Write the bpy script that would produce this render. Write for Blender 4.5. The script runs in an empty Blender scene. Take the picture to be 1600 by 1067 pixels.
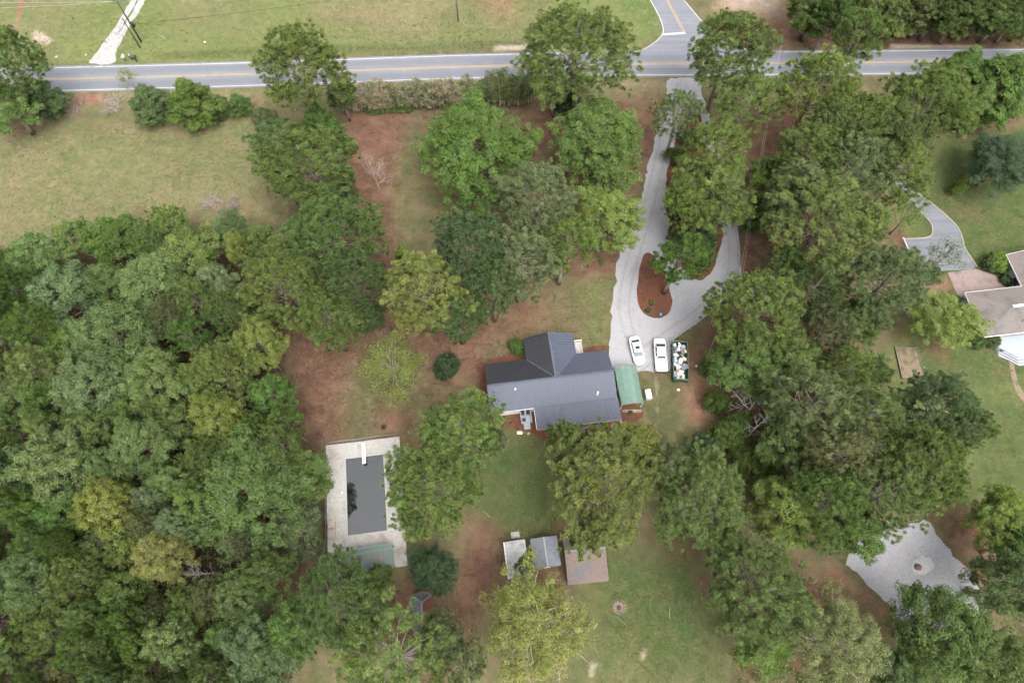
import bpy, bmesh, math, random
import numpy as np
from mathutils import Vector, Matrix, geometry

# ------------------------------------------------------------------ camera, sky, sun, exposure
SC = bpy.context.scene
COL = SC.collection
TILT, CAMH, FPX = math.radians(24.5), 100.0, 1067.0
cam = bpy.data.cameras.new('camera'); cam.lens = 24.0; cam.sensor_width = 36.0
cam.clip_end = 3000.0; cam.clip_start = 1.0
camo = bpy.data.objects.new('camera', cam); COL.objects.link(camo)
camo.location = (0, 0, CAMH); camo.rotation_euler = (TILT, 0, 0)
SC.camera = camo

SUN_EL, SUN_AZ = math.radians(62), math.radians(150)     # azimuth clockwise from +Y
world = bpy.data.worlds.new('World'); SC.world = world; world.use_nodes = True
wn = world.node_tree.nodes; wl = world.node_tree.links; wn.clear()
sky = wn.new('ShaderNodeTexSky'); sky.sky_type = 'NISHITA'; sky.sun_disc = False
sky.sun_elevation = SUN_EL; sky.sun_rotation = SUN_AZ
sky.air_density = 1.0; sky.dust_density = 5.0; sky.ozone_density = 1.0
hs = wn.new('ShaderNodeHueSaturation'); hs.inputs['Saturation'].default_value = 0.12
bg = wn.new('ShaderNodeBackground'); bg.inputs['Strength'].default_value = 0.15
wo = wn.new('ShaderNodeOutputWorld')
wl.new(sky.outputs[0], hs.inputs['Color']); wl.new(hs.outputs[0], bg.inputs[0]); wl.new(bg.outputs[0], wo.inputs[0])
sun = bpy.data.lights.new('sun', 'SUN'); sun.energy = 0.85; sun.angle = math.radians(40); sun.color = (1.0, 0.96, 0.9)
suno = bpy.data.objects.new('sun', sun); COL.objects.link(suno)
sd = Vector((math.sin(SUN_AZ) * math.cos(SUN_EL), math.cos(SUN_AZ) * math.cos(SUN_EL), math.sin(SUN_EL)))
suno.rotation_euler = sd.to_track_quat('Z', 'Y').to_euler()
SC.view_settings.view_transform = 'Standard'; SC.view_settings.look = 'None'
SC.view_settings.gamma = 1.0; SC.view_settings.exposure = 1.55
SC.cycles.max_bounces = 4; SC.cycles.use_adaptive_sampling = True; SC.cycles.adaptive_threshold = 0.04; SC.cycles.adaptive_min_samples = 12; SC.cycles.diffuse_bounces = 2; SC.cycles.glossy_bounces = 3
SC.cycles.transmission_bounces = 3; SC.cycles.transparent_max_bounces = 4

# ------------------------------------------------------------------ survey: plan position of a point seen from the drone
ct, st_ = math.cos(TILT), math.sin(TILT)
def P(px, py, z=0.0):
    u, v = (px - 800.0) / FPX, -(py - 533.5) / FPX
    dx, dy, dz = u, st_ + v * ct, -ct + v * st_
    s = (z - CAMH) / dz
    return Vector((dx * s, dy * s, z))
def depth(p):                                     # distance along the view axis
    return p.y * st_ - (p.z - CAMH) * ct
def proj(p):
    d = depth(p); up = p.y * ct + (p.z - CAMH) * st_
    return 800 + FPX * p.x / d, 533.5 - FPX * up / d
def height_of(bx, by, tx, ty):
    b = P(bx, by)
    lo, hi = 0, 60
    for _ in range(40):
        m = (lo + hi) / 2
        if proj(Vector((b.x, b.y, m)))[1] > ty: lo = m
        else: hi = m
    return lo
rnd = random.Random(7)

# ------------------------------------------------------------------ helpers
def tag(o, label=None, cat=None, group=None, kind=None):
    if label: o['label'] = label
    if cat: o['category'] = cat
    if group: o['group'] = group
    if kind: o['kind'] = kind
    return o
def empty(name, loc, rz=0.0, label=None, cat=None, group=None):
    o = bpy.data.objects.new(name, None); COL.objects.link(o)
    o.location = loc; o.rotation_euler = (0, 0, rz); o.empty_display_size = 0.3
    return tag(o, label, cat, group)
def link(name, me, m=None, parent=None):
    o = bpy.data.objects.new(name, me); COL.objects.link(o)
    if m is not None and not me.materials: me.materials.append(m)
    if parent is not None: o.parent = parent
    return o
class MB:
    """collects boxes, prisms and tubes into one mesh"""
    def __init__(s): s.v = []; s.f = []; s.smooth = []
    def add(s, vs, fs, smooth=False):
        n = len(s.v); s.v += [tuple(v) for v in vs]
        s.f += [tuple(i + n for i in f) for f in fs]; s.smooth += [smooth] * len(fs); return s
    def box(s, x0, x1, y0, y1, z0, z1):
        vs = [(x0,y0,z0),(x1,y0,z0),(x1,y1,z0),(x0,y1,z0),(x0,y0,z1),(x1,y0,z1),(x1,y1,z1),(x0,y1,z1)]
        return s.add(vs, [(0,3,2,1),(4,5,6,7),(0,1,5,4),(1,2,6,5),(2,3,7,6),(3,0,4,7)])
    def bar(s, a, b, w, h, up=(0,0,1)):
        a, b = Vector(a), Vector(b); d = (b - a).normalized(); up = Vector(up)
        sd_ = d.cross(up)
        if sd_.length < 1e-4: sd_ = d.cross(Vector((1,0,0)))
        sd_.normalize(); u = sd_.cross(d).normalized()
        vs = []
        for p in (a, b):
            for i, j in ((-1,-1),(1,-1),(1,1),(-1,1)): vs.append(p + sd_ * (i*w/2) + u * (j*h/2))
        return s.add(vs, [(3,2,1,0),(4,5,6,7),(0,1,5,4),(1,2,6,5),(2,3,7,6),(3,0,4,7)])
    def tube(s, pts, rads, seg=8, cap=True):
        pts = [Vector(p) for p in pts]; n0 = []; vs = []; fs = []
        up = Vector((0.13, 0.27, 1)).normalized()
        for i, p in enumerate(pts):
            d = (pts[min(i+1, len(pts)-1)] - pts[max(i-1, 0)]).normalized()
            a = d.cross(up)
            if a.length < 0.05: a = d.cross(Vector((1, 0.2, 0)))
            a.normalize(); b = d.cross(a)
            for k in range(seg):
                t = 2*math.pi*k/seg
                vs.append(p + (a*math.cos(t) + b*math.sin(t)) * rads[i])
        for i in range(len(pts)-1):
            for k in range(seg):
                k2 = (k+1) % seg
                fs.append((i*seg+k, (i+1)*seg+k, (i+1)*seg+k2, i*seg+k2))
        if cap:
            fs.append(tuple(range(seg))); fs.append(tuple(reversed(range((len(pts)-1)*seg, len(pts)*seg))))
        return s.add(vs, fs, True)
    def cyl(s, c, r, z0, z1, seg=16, r2=None):
        return s.tube([(c[0],c[1],z0),(c[0],c[1],z1)], [r, r if r2 is None else r2], seg)
    def dome(s, c, rx, ry, rz, seg=12, rings=6, full=False, jit=0.0, rg=None):
        rg = rg or rnd; vs = []; fs = []
        lo = -math.pi/2 if full else 0.0
        for i in range(rings+1):
            t = lo + (math.pi/2 - lo) * i / rings
            for k in range(seg):
                a = 2*math.pi*k/seg; q = 1 + rg.uniform(-jit, jit)
                vs.append((c[0]+rx*q*math.cos(t)*math.cos(a), c[1]+ry*q*math.cos(t)*math.sin(a), c[2]+rz*q*math.sin(t)))
        for i in range(rings):
            for k in range(seg):
                k2 = (k+1) % seg
                fs.append((i*seg+k, i*seg+k2, (i+1)*seg+k2, (i+1)*seg+k))
        return s.add(vs, fs, True)
    def mesh(s, name):
        me = bpy.data.meshes.new(name); me.from_pydata(s.v, [], s.f); me.update()
        if any(s.smooth): me.polygons.foreach_set('use_smooth', s.smooth)
        return me
    def build(s, name, m, parent=None): return link(name, s.mesh(name), m, parent)

def bevel(o, w=0.02, seg=1):
    b = o.modifiers.new('bevel', 'BEVEL'); b.width = w; b.segments = seg; b.limit_method = 'ANGLE'; return o

# ------------------------------------------------------------------ materials
KA = 0.60                                         # one albedo scale for plain surfaces
def _mat(name):
    m = bpy.data.materials.new(name); m.use_nodes = True
    return m, m.node_tree.nodes, m.node_tree.links, m.node_tree.nodes['Principled BSDF']
def mixc(nd, lk, fac, a, b, blend='MIX'):
    n = nd.new('ShaderNodeMix'); n.data_type = 'RGBA'; n.blend_type = blend
    for sock, val in ((n.inputs[0], fac), (n.inputs[6], a), (n.inputs[7], b)):
        if hasattr(val, 'is_output') or isinstance(val, bpy.types.NodeSocket): lk.new(val, sock)
        elif isinstance(val, (int, float)): sock.default_value = val
        else: sock.default_value = (*val, 1)
    return n.outputs[2]
def noise(nd, lk, vec, scale, detail=4, rough=0.6):
    n = nd.new('ShaderNodeTexNoise'); n.inputs['Scale'].default_value = scale
    n.inputs['Detail'].default_value = detail; n.inputs['Roughness'].default_value = rough
    lk.new(vec, n.inputs['Vector']); return n.outputs['Fac']
def remap(nd, lk, val, a, b, c=0.0, d=1.0):
    n = nd.new('ShaderNodeMapRange'); n.inputs[1].default_value = a; n.inputs[2].default_value = b
    n.inputs[3].default_value = c; n.inputs[4].default_value = d; lk.new(val, n.inputs[0]); return n.outputs[0]
def math_(nd, lk, op, a, b):
    n = nd.new('ShaderNodeMath'); n.operation = op
    for i, v in enumerate((a, b)):
        if isinstance(v, (int, float)): n.inputs[i].default_value = v
        else: lk.new(v, n.inputs[i])
    return n.outputs[0]
def bump(nd, lk, bsdf, h, dist=0.05, strength=0.5):
    b = nd.new('ShaderNodeBump'); b.inputs['Distance'].default_value = dist; b.inputs['Strength'].default_value = strength
    lk.new(h, b.inputs['Height']); lk.new(b.outputs[0], bsdf.inputs['Normal'])
def coords(nd, which='Object'):
    return nd.new('ShaderNodeTexCoord').outputs[which]
def mat(name, c, rough=0.8, var=0.25, scale=3.0, c2=None, patch=0.0, pscale=0.6, metal=0.0, spec=0.5, bmp=0.0):
    """plain surface: colour varied by fine noise, optional stains of a second colour"""
    if max(c) < 0.6 or name == 'bluewhite': c = tuple(x*KA for x in c)
    if c2: c2 = tuple(x*KA for x in c2)
    m, nd, lk, b = _mat(name); v = coords(nd)
    n = noise(nd, lk, v, scale, 6, 0.7)
    lo = tuple(max(0, x*(1-var)) for x in c); hi = tuple(min(1, x*(1+var)) for x in c)
    col = mixc(nd, lk, remap(nd, lk, n, 0.3, 0.7), lo, hi)
    if c2:
        n2 = noise(nd, lk, v, pscale, 5, 0.65)
        col = mixc(nd, lk, remap(nd, lk, n2, 0.62 - patch*0.3, 0.72 - patch*0.2), col, c2)
    lk.new(col, b.inputs['Base Color']); b.inputs['Roughness'].default_value = rough
    b.inputs['Metallic'].default_value = metal; b.inputs['Specular IOR Level'].default_value = spec
    if bmp: bump(nd, lk, b, n, bmp, 0.6)
    return m

def foliage_material():
    m, nd, lk, b = _mat('foliage')
    oi = nd.new('ShaderNodeObjectInfo'); at = nd.new('ShaderNodeAttribute'); at.attribute_name = 'tint'
    sep = nd.new('ShaderNodeSeparateColor'); lk.new(at.outputs['Color'], sep.inputs[0])
    h = nd.new('ShaderNodeHueSaturation')
    lk.new(remap(nd, lk, sep.outputs[0], 0, 1, 0.482, 0.515), h.inputs['Hue'])
    lk.new(remap(nd, lk, sep.outputs[1], 0, 1, 0.45, 1.65), h.inputs['Value'])
    lk.new(remap(nd, lk, sep.outputs[2], 0, 1, 0.85, 1.1), h.inputs['Saturation'])
    lk.new(oi.outputs['Color'], h.inputs['Color'])
    lk.new(h.outputs[0], b.inputs['Base Color'])
    b.inputs['Roughness'].default_value = 0.6; b.inputs['Specular IOR Level'].default_value = 0.18
    tr = nd.new('ShaderNodeBsdfTranslucent'); lk.new(h.outputs[0], tr.inputs[0])
    mx = nd.new('ShaderNodeMixShader'); mx.inputs[0].default_value = 0.5
    lk.new(b.outputs[0], mx.inputs[1]); lk.new(tr.outputs[0], mx.inputs[2])
    lk.new(mx.outputs[0], nd['Material Output'].inputs[0]); return m
def bark_material():
    m, nd, lk, b = _mat('bark'); oi = nd.new('ShaderNodeObjectInfo')
    n = noise(nd, lk, coords(nd), 4.0, 5)
    h = nd.new('ShaderNodeHueSaturation'); lk.new(remap(nd, lk, n, 0.25, 0.75, 0.6, 1.4), h.inputs['Value'])
    lk.new(oi.outputs['Color'], h.inputs['Color']); lk.new(h.outputs[0], b.inputs['Base Color'])
    b.inputs['Roughness'].default_value = 0.9; bump(nd, lk, b, n, 0.05, 0.7); return m
FOL, BARK = foliage_material(), bark_material()

def ground_material():
    m, nd, lk, b = _mat('ground'); v = coords(nd)
    big = noise(nd, lk, v, 0.06, 4, 0.6); mid = noise(nd, lk, v, 0.33, 5, 0.65)
    fine = noise(nd, lk, v, 2.2, 5, 0.75); spk = noise(nd, lk, v, 7.0, 3, 0.8)
    za = nd.new('ShaderNodeAttribute'); za.attribute_name = 'zone_a'
    zb = nd.new('ShaderNodeAttribute'); zb.attribute_name = 'zone_b'
    sa = nd.new('ShaderNodeSeparateColor'); sb = nd.new('ShaderNodeSeparateColor')
    lk.new(za.outputs['Color'], sa.inputs[0]); lk.new(zb.outputs['Color'], sb.inputs[0])
    frag = math_(nd, lk, 'ADD', math_(nd, lk, 'MULTIPLY', mid, 0.6), math_(nd, lk, 'MULTIPLY', fine, 0.4))
    def edge(mask, amt=0.8, soft=0.16):
        t = math_(nd, lk, 'ADD', mask, math_(nd, lk, 'MULTIPLY', math_(nd, lk, 'SUBTRACT', frag, 0.5), amt))
        return remap(nd, lk, t, 0.5 - soft, 0.5 + soft)
    def two(c1, c2, n=mid, a=0.42, bb=0.58): return mixc(nd, lk, remap(nd, lk, n, a, bb), tuple(x*KA for x in c1), tuple(x*KA for x in c2))
    base = two((0.21, 0.165, 0.095), (0.12, 0.13, 0.052), frag)                   # thin mixed grass
    lawn = mixc(nd, lk, remap(nd, lk, big, 0.35, 0.65), (0.082, 0.108, 0.034), (0.122, 0.134, 0.05))
    lawn = mixc(nd, lk, remap(nd, lk, frag, 0.5, 0.68), lawn, (0.150, 0.145, 0.066))
    rich = two((0.076, 0.115, 0.034), (0.122, 0.130, 0.052), frag)
    tan = two((0.27, 0.22, 0.125), (0.15, 0.168, 0.07), math_(nd, lk, 'ADD', math_(nd, lk, 'MULTIPLY', big, .55), math_(nd, lk, 'MULTIPLY', mid, .45)), 0.43, 0.57)
    straw = two((0.235, 0.138, 0.090), (0.158, 0.085, 0.057), frag)
    clay = two((0.36, 0.22, 0.145), (0.25, 0.135, 0.085), frag)
    sand = two((0.52, 0.45, 0.36), (0.36, 0.27, 0.20), frag)
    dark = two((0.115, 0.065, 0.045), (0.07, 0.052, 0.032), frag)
    col = base
    col = mixc(nd, lk, edge(sa.outputs[1], 0.9, 0.25), col, lawn)
    col = mixc(nd, lk, edge(za.outputs['Alpha'], 0.9, 0.25), col, rich)
    col = mixc(nd, lk, edge(sa.outputs[2], 1.0, 0.3), col, tan)
    col = mixc(nd, lk, edge(sa.outputs[0], 1.0, 0.3), col, straw)
    col = mixc(nd, lk, edge(sb.outputs[0], 1.1, 0.2), col, clay)
    col = mixc(nd, lk, edge(sb.outputs[1], 1.2, 0.15), col, sand)
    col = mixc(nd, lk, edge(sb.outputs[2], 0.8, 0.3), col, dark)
    blot = noise(nd, lk, v, 0.75, 6, 0.75); broad = noise(nd, lk, v, 0.14, 3, 0.6)
    hb = nd.new('ShaderNodeHueSaturation'); lk.new(col, hb.inputs['Color'])
    lk.new(remap(nd, lk, blot, 0.32, 0.68, 0.76, 1.24), hb.inputs['Value']); lk.new(remap(nd, lk, broad, 0.35, 0.65, 0.488, 0.512), hb.inputs['Hue'])
    h = nd.new('ShaderNodeHueSaturation'); lk.new(hb.outputs[0], h.inputs['Color'])
    lk.new(remap(nd, lk, math_(nd, lk, 'ADD', math_(nd, lk, 'MULTIPLY', spk, 0.55), math_(nd, lk, 'MULTIPLY', fine, 0.45)), 0.3, 0.7, 0.68, 1.32), h.inputs['Value'])
    # fallen leaves and pale bits: small bright specks
    vo = nd.new('ShaderNodeTexVoronoi'); vo.inputs['Scale'].default_value = 1.1; lk.new(v, vo.inputs['Vector'])
    dot = remap(nd, lk, vo.outputs['Distance'], 0.05, 0.10, 1, 0)
    pick = remap(nd, lk, mid, 0.5, 0.62)
    col = mixc(nd, lk, math_(nd, lk, 'MULTIPLY', math_(nd, lk, 'MULTIPLY', dot, pick), 0.55), h.outputs[0], (0.36, 0.27, 0.16))
    lk.new(col, b.inputs['Base Color']); b.inputs['Roughness'].default_value = 0.95
    b.inputs['Specular IOR Level'].default_value = 0.15
    bump(nd, lk, b, math_(nd, lk, 'ADD', fine, spk), 0.08, 0.6); return m

def gravel_material(name, c=(0.455, 0.448, 0.47), stain=(0.42, 0.34, 0.27)):
    m, nd, lk, b = _mat(name); v = coords(nd); c = tuple(x*KA for x in c); stain = tuple(x*KA for x in stain)
    vo = nd.new('ShaderNodeTexVoronoi'); vo.inputs['Scale'].default_value = 7.0; lk.new(v, vo.inputs['Vector'])
    g = nd.new('ShaderNodeSeparateColor'); lk.new(vo.outputs['Color'], g.inputs[0])
    col = mixc(nd, lk, remap(nd, lk, g.outputs[0], 0, 1), tuple(x*0.88 for x in c), tuple(min(1, x*1.12) for x in c))
    f = noise(nd, lk, v, 1.4, 6, 0.75)
    col = mixc(nd, lk, remap(nd, lk, f, 0.35, 0.65), mixc(nd, lk, 0.25, col, (0.25, 0.25, 0.26)), col)
    s = noise(nd, lk, v, 0.28, 6, 0.65)
    col = mixc(nd, lk, remap(nd, lk, s, 0.56, 0.72, 0, 0.6), col, stain)
    lit = noise(nd, lk, v, 4.5, 2, 0.5)
    col = mixc(nd, lk, remap(nd, lk, lit, 0.69, 0.73, 0, 0.6), col, (0.17, 0.10, 0.06))
    lk.new(col, b.inputs['Base Color']); b.inputs['Roughness'].default_value = 0.95; b.inputs['Specular IOR Level'].default_value = 0.2
    bump(nd, lk, b, vo.outputs['Distance'], 0.05, 0.7); return m
def asphalt_material(name, c, lanes_=False):
    m, nd, lk, b = _mat(name); v = coords(nd); c = tuple(x*KA for x in c)
    mp = nd.new('ShaderNodeMapping'); mp.inputs['Scale'].default_value = (0.05, 0.9, 1); lk.new(v, mp.inputs[0])
    n = noise(nd, lk, mp.outputs[0], 1.2, 5, 0.6); f = noise(nd, lk, v, 9.0, 4, 0.8); pt = noise(nd, lk, v, 0.4, 5, 0.6)
    col = mixc(nd, lk, remap(nd, lk, n, 0.3, 0.7), tuple(x*0.82 for x in c), tuple(x*1.2 for x in c))
    col = mixc(nd, lk, remap(nd, lk, pt, 0.5, 0.75, 0, 0.35), col, tuple(x*1.45 for x in c))
    if lanes_:
        at = nd.new('ShaderNodeAttribute'); at.attribute_name = 'across'
        w_ = math_(nd, lk, 'PINGPONG', math_(nd, lk, 'MULTIPLY', math_(nd, lk, 'ADD', at.outputs['Fac'], 0.0), 4.0), 1.0)
        col = mixc(nd, lk, math_(nd, lk, 'MULTIPLY', remap(nd, lk, w_, 0.35, 0.75), remap(nd, lk, n, 0.3, 0.6, 0.2, 0.55)), col, tuple(x*0.68 for x in c))
    h = nd.new('ShaderNodeHueSaturation'); lk.new(col, h.inputs['Color']); lk.new(remap(nd, lk, f, 0.3, 0.7, 0.82, 1.18), h.inputs['Value'])
    lk.new(h.outputs[0], b.inputs['Base Color']); b.inputs['Roughness'].default_value = 0.85
    bump(nd, lk, b, f, 0.02, 0.5); return m
def litter_material(name, c, c2, sc=0.25, spec=0.3, thr=0.5, rough=0.5):
    """a roof or slab with drifts of pine straw lying on it"""
    m, nd, lk, b = _mat(name); v = coords(nd); c = tuple(x*KA for x in c); c2 = tuple(x*KA for x in c2)
    n = noise(nd, lk, v, sc, 6, 0.6); f = noise(nd, lk, v, 6.0, 4, 0.75)
    g = mixc(nd, lk, remap(nd, lk, f, 0.3, 0.7), tuple(x*0.75 for x in c), tuple(x*1.25 for x in c))
    l = mixc(nd, lk, remap(nd, lk, f, 0.3, 0.7), tuple(x*0.6 for x in c2), tuple(x*1.4 for x in c2))
    lk.new(mixc(nd, lk, remap(nd, lk, n, thr, thr+0.1), g, l), b.inputs['Base Color'])
    b.inputs['Roughness'].default_value = rough; b.inputs['Specular IOR Level'].default_value = spec; bump(nd, lk, b, f, 0.03, 0.5); return m

M = {}
M['ground'] = ground_material()
M['gravel'] = gravel_material('gravel')
M['white_gravel'] = gravel_material('white_gravel', (0.50, 0.49, 0.475), (0.5, 0.42, 0.34))
M['asphalt'] = asphalt_material('asphalt', (0.225, 0.232, 0.268))
M['lane_asphalt'] = asphalt_material('lane_asphalt', (0.235, 0.242, 0.278), True)
M['old_asphalt'] = asphalt_material('old_asphalt', (0.20, 0.207, 0.235))
M['line_white'] = mat('line_white', (0.58, 0.58, 0.57), 0.7, 0.2, 4.0, (0.30, 0.30, 0.32), 0.25, 0.9)
M['line_yellow'] = mat('line_yellow', (0.56, 0.40, 0.15), 0.7, 0.2, 4.0, (0.28, 0.26, 0.24), 0.25, 0.9)
M['mulch'] = mat('mulch', (0.185, 0.082, 0.052), 0.95, 0.45, 7.0, (0.14, 0.07, 0.045), 0.4, 0.7, spec=0.1, bmp=0.05)
M['concrete'] = mat('concrete', (0.56, 0.53, 0.49), 0.9, 0.18, 2.5, (0.40, 0.34, 0.30), 0.35, 0.45)
M['pink_concrete'] = mat('pink_concrete', (0.33, 0.25, 0.23), 0.9, 0.25, 2.0, (0.2, 0.14, 0.12), 0.3, 0.5)
M['coping'] = mat('coping', (0.55, 0.55, 0.52), 0.8, 0.12, 3.0)
M['pool_shell'] = mat('pool_shell', (0.10, 0.13, 0.15), 0.8, 0.3, 0.8)
M['roof_metal'] = mat('roof_metal', (0.105, 0.118, 0.165), 0.55, 0.10, 1.5, (0.088, 0.094, 0.12), 0.25, 0.3, spec=0.35)
M['roof_rib'] = mat('roof_rib', (0.085, 0.096, 0.134), 0.55, 0.08, 1.5, spec=0.35)  # darker than the panels: shading of the rib sides is put into the colour
M['roof_shaded_dirty'] = litter_material('roof_shaded_dirty', (0.042, 0.044, 0.052), (0.07, 0.052, 0.042), 1.6, 0.35, 0.56, 0.5)  # base darkened for dirt and the slopes' missing sky reflection; straw drifts on top
M['white_paint'] = mat('white_paint', (0.62, 0.62, 0.60), 0.6, 0.06, 2.0)
M['brick'] = mat('brick', (0.30, 0.19, 0.15), 0.9, 0.3, 6.0)
M['glass'] = mat('glass', (0.03, 0.035, 0.045), 0.08, 0.1, 1.0, spec=0.6)
M['green_metal'] = mat('green_metal', (0.165, 0.285, 0.23), 0.5, 0.15, 1.2, (0.27, 0.26, 0.21), 0.3, 0.5)
M['green_dark'] = mat('green_dark', (0.035, 0.15, 0.09), 0.5, 0.25, 2.0, (0.12, 0.08, 0.05), 0.15, 1.2)
M['wood'] = mat('wood', (0.30, 0.24, 0.19), 0.9, 0.25, 5.0)
M['grey_wood'] = mat('grey_wood', (0.24, 0.21, 0.19), 0.9, 0.25, 5.0)
M['dark_wood'] = mat('dark_wood', (0.075, 0.06, 0.05), 0.9, 0.3, 5.0)
M['car_white'] = mat('car_white', (0.72, 0.72, 0.71), 0.25, 0.02, 1.0, spec=0.6)
M['rubber'] = mat('rubber', (0.025, 0.025, 0.027), 0.8, 0.2, 4.0)
M['rim'] = mat('rim', (0.4, 0.4, 0.42), 0.35, 0.1, 4.0, metal=0.8)
M['black'] = mat('black', (0.03, 0.03, 0.033), 0.5, 0.2, 3.0)
M['lamp_red'] = mat('lamp_red', (0.35, 0.03, 0.02), 0.2, 0.05, 3.0)
M['lamp_clear'] = mat('lamp_clear', (0.55, 0.56, 0.58), 0.15, 0.05, 3.0)
M['shed_white'] = mat('shed_white', (0.56, 0.56, 0.56), 0.6, 0.2, 2.5, (0.36, 0.35, 0.35), 0.4, 0.7)
M['shed_grey'] = mat('shed_grey', (0.21, 0.225, 0.26), 0.5, 0.2, 1.0, (0.10, 0.10, 0.11), 0.3, 0.45)
M['shed_straw'] = litter_material('shed_straw', (0.135, 0.15, 0.165), (0.205, 0.152, 0.132), 0.2, 0.3, 0.38, 0.8)
M['canopy'] = litter_material('canopy', (0.17, 0.215, 0.19), (0.24, 0.165, 0.135), 0.45, 0.3, 0.5, 0.7)
M['slate'] = litter_material('slate', (0.145, 0.15, 0.165), (0.22, 0.15, 0.11), 0.9, 0.3, 0.58, 0.7)
M['shingle'] = mat('shingle', (0.225, 0.195, 0.18), 0.95, 0.16, 5.0, (0.16, 0.14, 0.135), 0.35, 0.3)
M['bluewhite'] = mat('bluewhite', (0.44, 0.475, 0.51), 0.7, 0.06, 1.5)
M['blue'] = mat('blue', (0.16, 0.38, 0.52), 0.4, 0.15, 3.0)
M['stone_pale'] = mat('stone_pale', (0.58, 0.47, 0.39), 0.9, 0.1, 5.0)
M['soil'] = mat('soil', (0.27, 0.20, 0.135), 0.95, 0.35, 5.0, (0.14, 0.13, 0.06), 0.4, 1.0, bmp=0.05)
M['pole'] = mat('pole', (0.06, 0.055, 0.05), 0.9, 0.3, 3.0)
M['grey_metal'] = mat('grey_metal', (0.35, 0.37, 0.38), 0.5, 0.1, 3.0, metal=0.3)
M['white_stone'] = mat('white_stone', (0.595, 0.59, 0.58), 0.9, 0.2, 4.0)
M['wire'] = mat('wire', (0.45, 0.46, 0.45), 0.5, 0.1, 1.0)
M['sign'] = mat('sign', (0.40, 0.42, 0.43), 0.5, 0.1, 1.0)
M['red'] = mat('red', (0.45, 0.03, 0.03), 0.5, 0.1, 1.0)

def water_material():
    m, nd, lk, b = _mat('pool_water'); v = coords(nd)
    n = noise(nd, lk, v, 0.5, 5, 0.65)
    lk.new(mixc(nd, lk, remap(nd, lk, n, 0.4, 0.7), (0.010, 0.013, 0.016), (0.024, 0.021, 0.019)), b.inputs['Base Color'])
    b.inputs['Roughness'].default_value = 0.04; b.inputs['IOR'].default_value = 1.7; b.inputs['Specular IOR Level'].default_value = 0.9
    bump(nd, lk, b, noise(nd, lk, v, 1.2, 2), 0.01, 0.08); return m
M['water'] = water_material()

# ------------------------------------------------------------------ ground sheet with zones of turf, straw, clay and sand
def axis(lo, hi, step, far):
    a = np.arange(lo, hi + 1e-6, step)
    left = lo - np.array([far, far*0.5, far*0.2, far*0.08, far*0.03, far*0.01])
    right = hi + np.array([far*0.01, far*0.03, far*0.08, far*0.2, far*0.5, far])
    return np.concatenate([left, a, right])
GX, GY = axis(-112, 112, 0.5, 1400), axis(-8, 132, 0.5, 1400)
gx, gy = np.meshgrid(GX, GY); GV = np.stack([gx.ravel(), gy.ravel()], 1)
def sdist(poly):
    """signed distance (inside positive) of every ground vertex to a plan polygon"""
    p = np.array(poly, float); n = len(p); x, y = GV[:, 0], GV[:, 1]
    d2 = np.full(len(GV), 1e9); inside = np.zeros(len(GV), bool)
    for i in range(n):
        a, b = p[i], p[(i+1) % n]; e = b - a
        wx, wy = x - a[0], y - a[1]
        t = np.clip((wx*e[0] + wy*e[1]) / (e @ e + 1e-9), 0, 1)
        d2 = np.minimum(d2, (wx - e[0]*t)**2 + (wy - e[1]*t)**2)
        c = ((a[1] <= y) & (b[1] > y)) | ((b[1] <= y) & (a[1] > y))
        with np.errstate(divide='ignore', invalid='ignore'):
            xi = a[0] + (y - a[1]) / (b[1] - a[1] + 1e-12) * e[0]
        inside ^= c & (x < xi)
    return np.where(inside, 1, -1) * np.sqrt(d2)
ZN = {k: np.zeros(len(GV)) for k in 'straw lawn tan rich clay sand dark'.split()}
def zone(ch, px, soft=2.0, amt=1.0):
    w = [tuple(P(x, y)[:2]) for x, y in px]
    m = np.clip(0.5 + sdist(w) / (2*soft), 0, 1) * amt
    ZN[ch] = np.maximum(ZN[ch], m)
def cut(ch, px, soft=2.0, amt=1.0):
    w = [tuple(P(x, y)[:2]) for x, y in px]
    ZN[ch] *= 1 - np.clip(0.5 + sdist(w) / (2*soft), 0, 1) * amt
def disc(cx, cy, r, k=10): return [(cx + r*math.cos(2*math.pi*i/k), cy + 0.85*r*math.sin(2*math.pi*i/k)) for i in range(k)]
#ZONES
# verge and meadow beyond the road
zone('lawn', [(-900,-160),(860,-160),(830,60),(400,100),(-900,125)], 3)
zone('tan', [(430,-40),(830,-60),(830,75),(600,72),(480,58)], 6, 0.68); zone('tan', [(-200,-40),(140,-40),(150,60),(60,90),(-200,90)], 5, 0.54); zone('tan', [(240,-30),(440,-30),(430,62),(260,70)], 6, 0.58); zone('rich', [(240,82),(420,72),(840,60),(840,76),(420,88),(240,96)], 1.5, 0.7)
zone('tan', [(540,48),(700,40),(830,35),(830,42),(700,47),(560,56)], 1.2, 0.9)
zone('clay', [(730,-20),(830,-30),(830,45),(740,40)], 6, 0.55)
zone('sand', [(770,70),(830,68),(830,80),(770,82)], 1.2, 0.8)
zone('sand', [(48,50),(60,46),(70,52),(86,64),(72,72),(50,64)], 1.2, 0.85)
zone('clay', [(20,55),(28,0),(40,0),(32,30),(24,58)], 0.6, 0.85)
zone('clay', [(60,74),(72,80),(66,88),(58,84)], 1, 0.8)
zone('lawn', [(850,-120),(1010,-120),(1035,55),(990,80),(850,90)], 3)
zone('tan', [(850,10),(970,10),(1000,72),(860,80)], 5, 0.6)
zone('clay', [(1095,-200),(1260,-200),(1240,75),(1130,70)], 4, 0.95)
zone('sand', [(1140,-30),(1240,-30),(1235,40),(1180,30),(1100,20)], 5, 0.68)
zone('straw', [(1225,-80),(2500,-80),(2500,76),(1225,74)], 3)
zone('sand', [(1390,68),(1530,70),(1530,76),(1390,77)], 0.8, 0.8)
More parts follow.
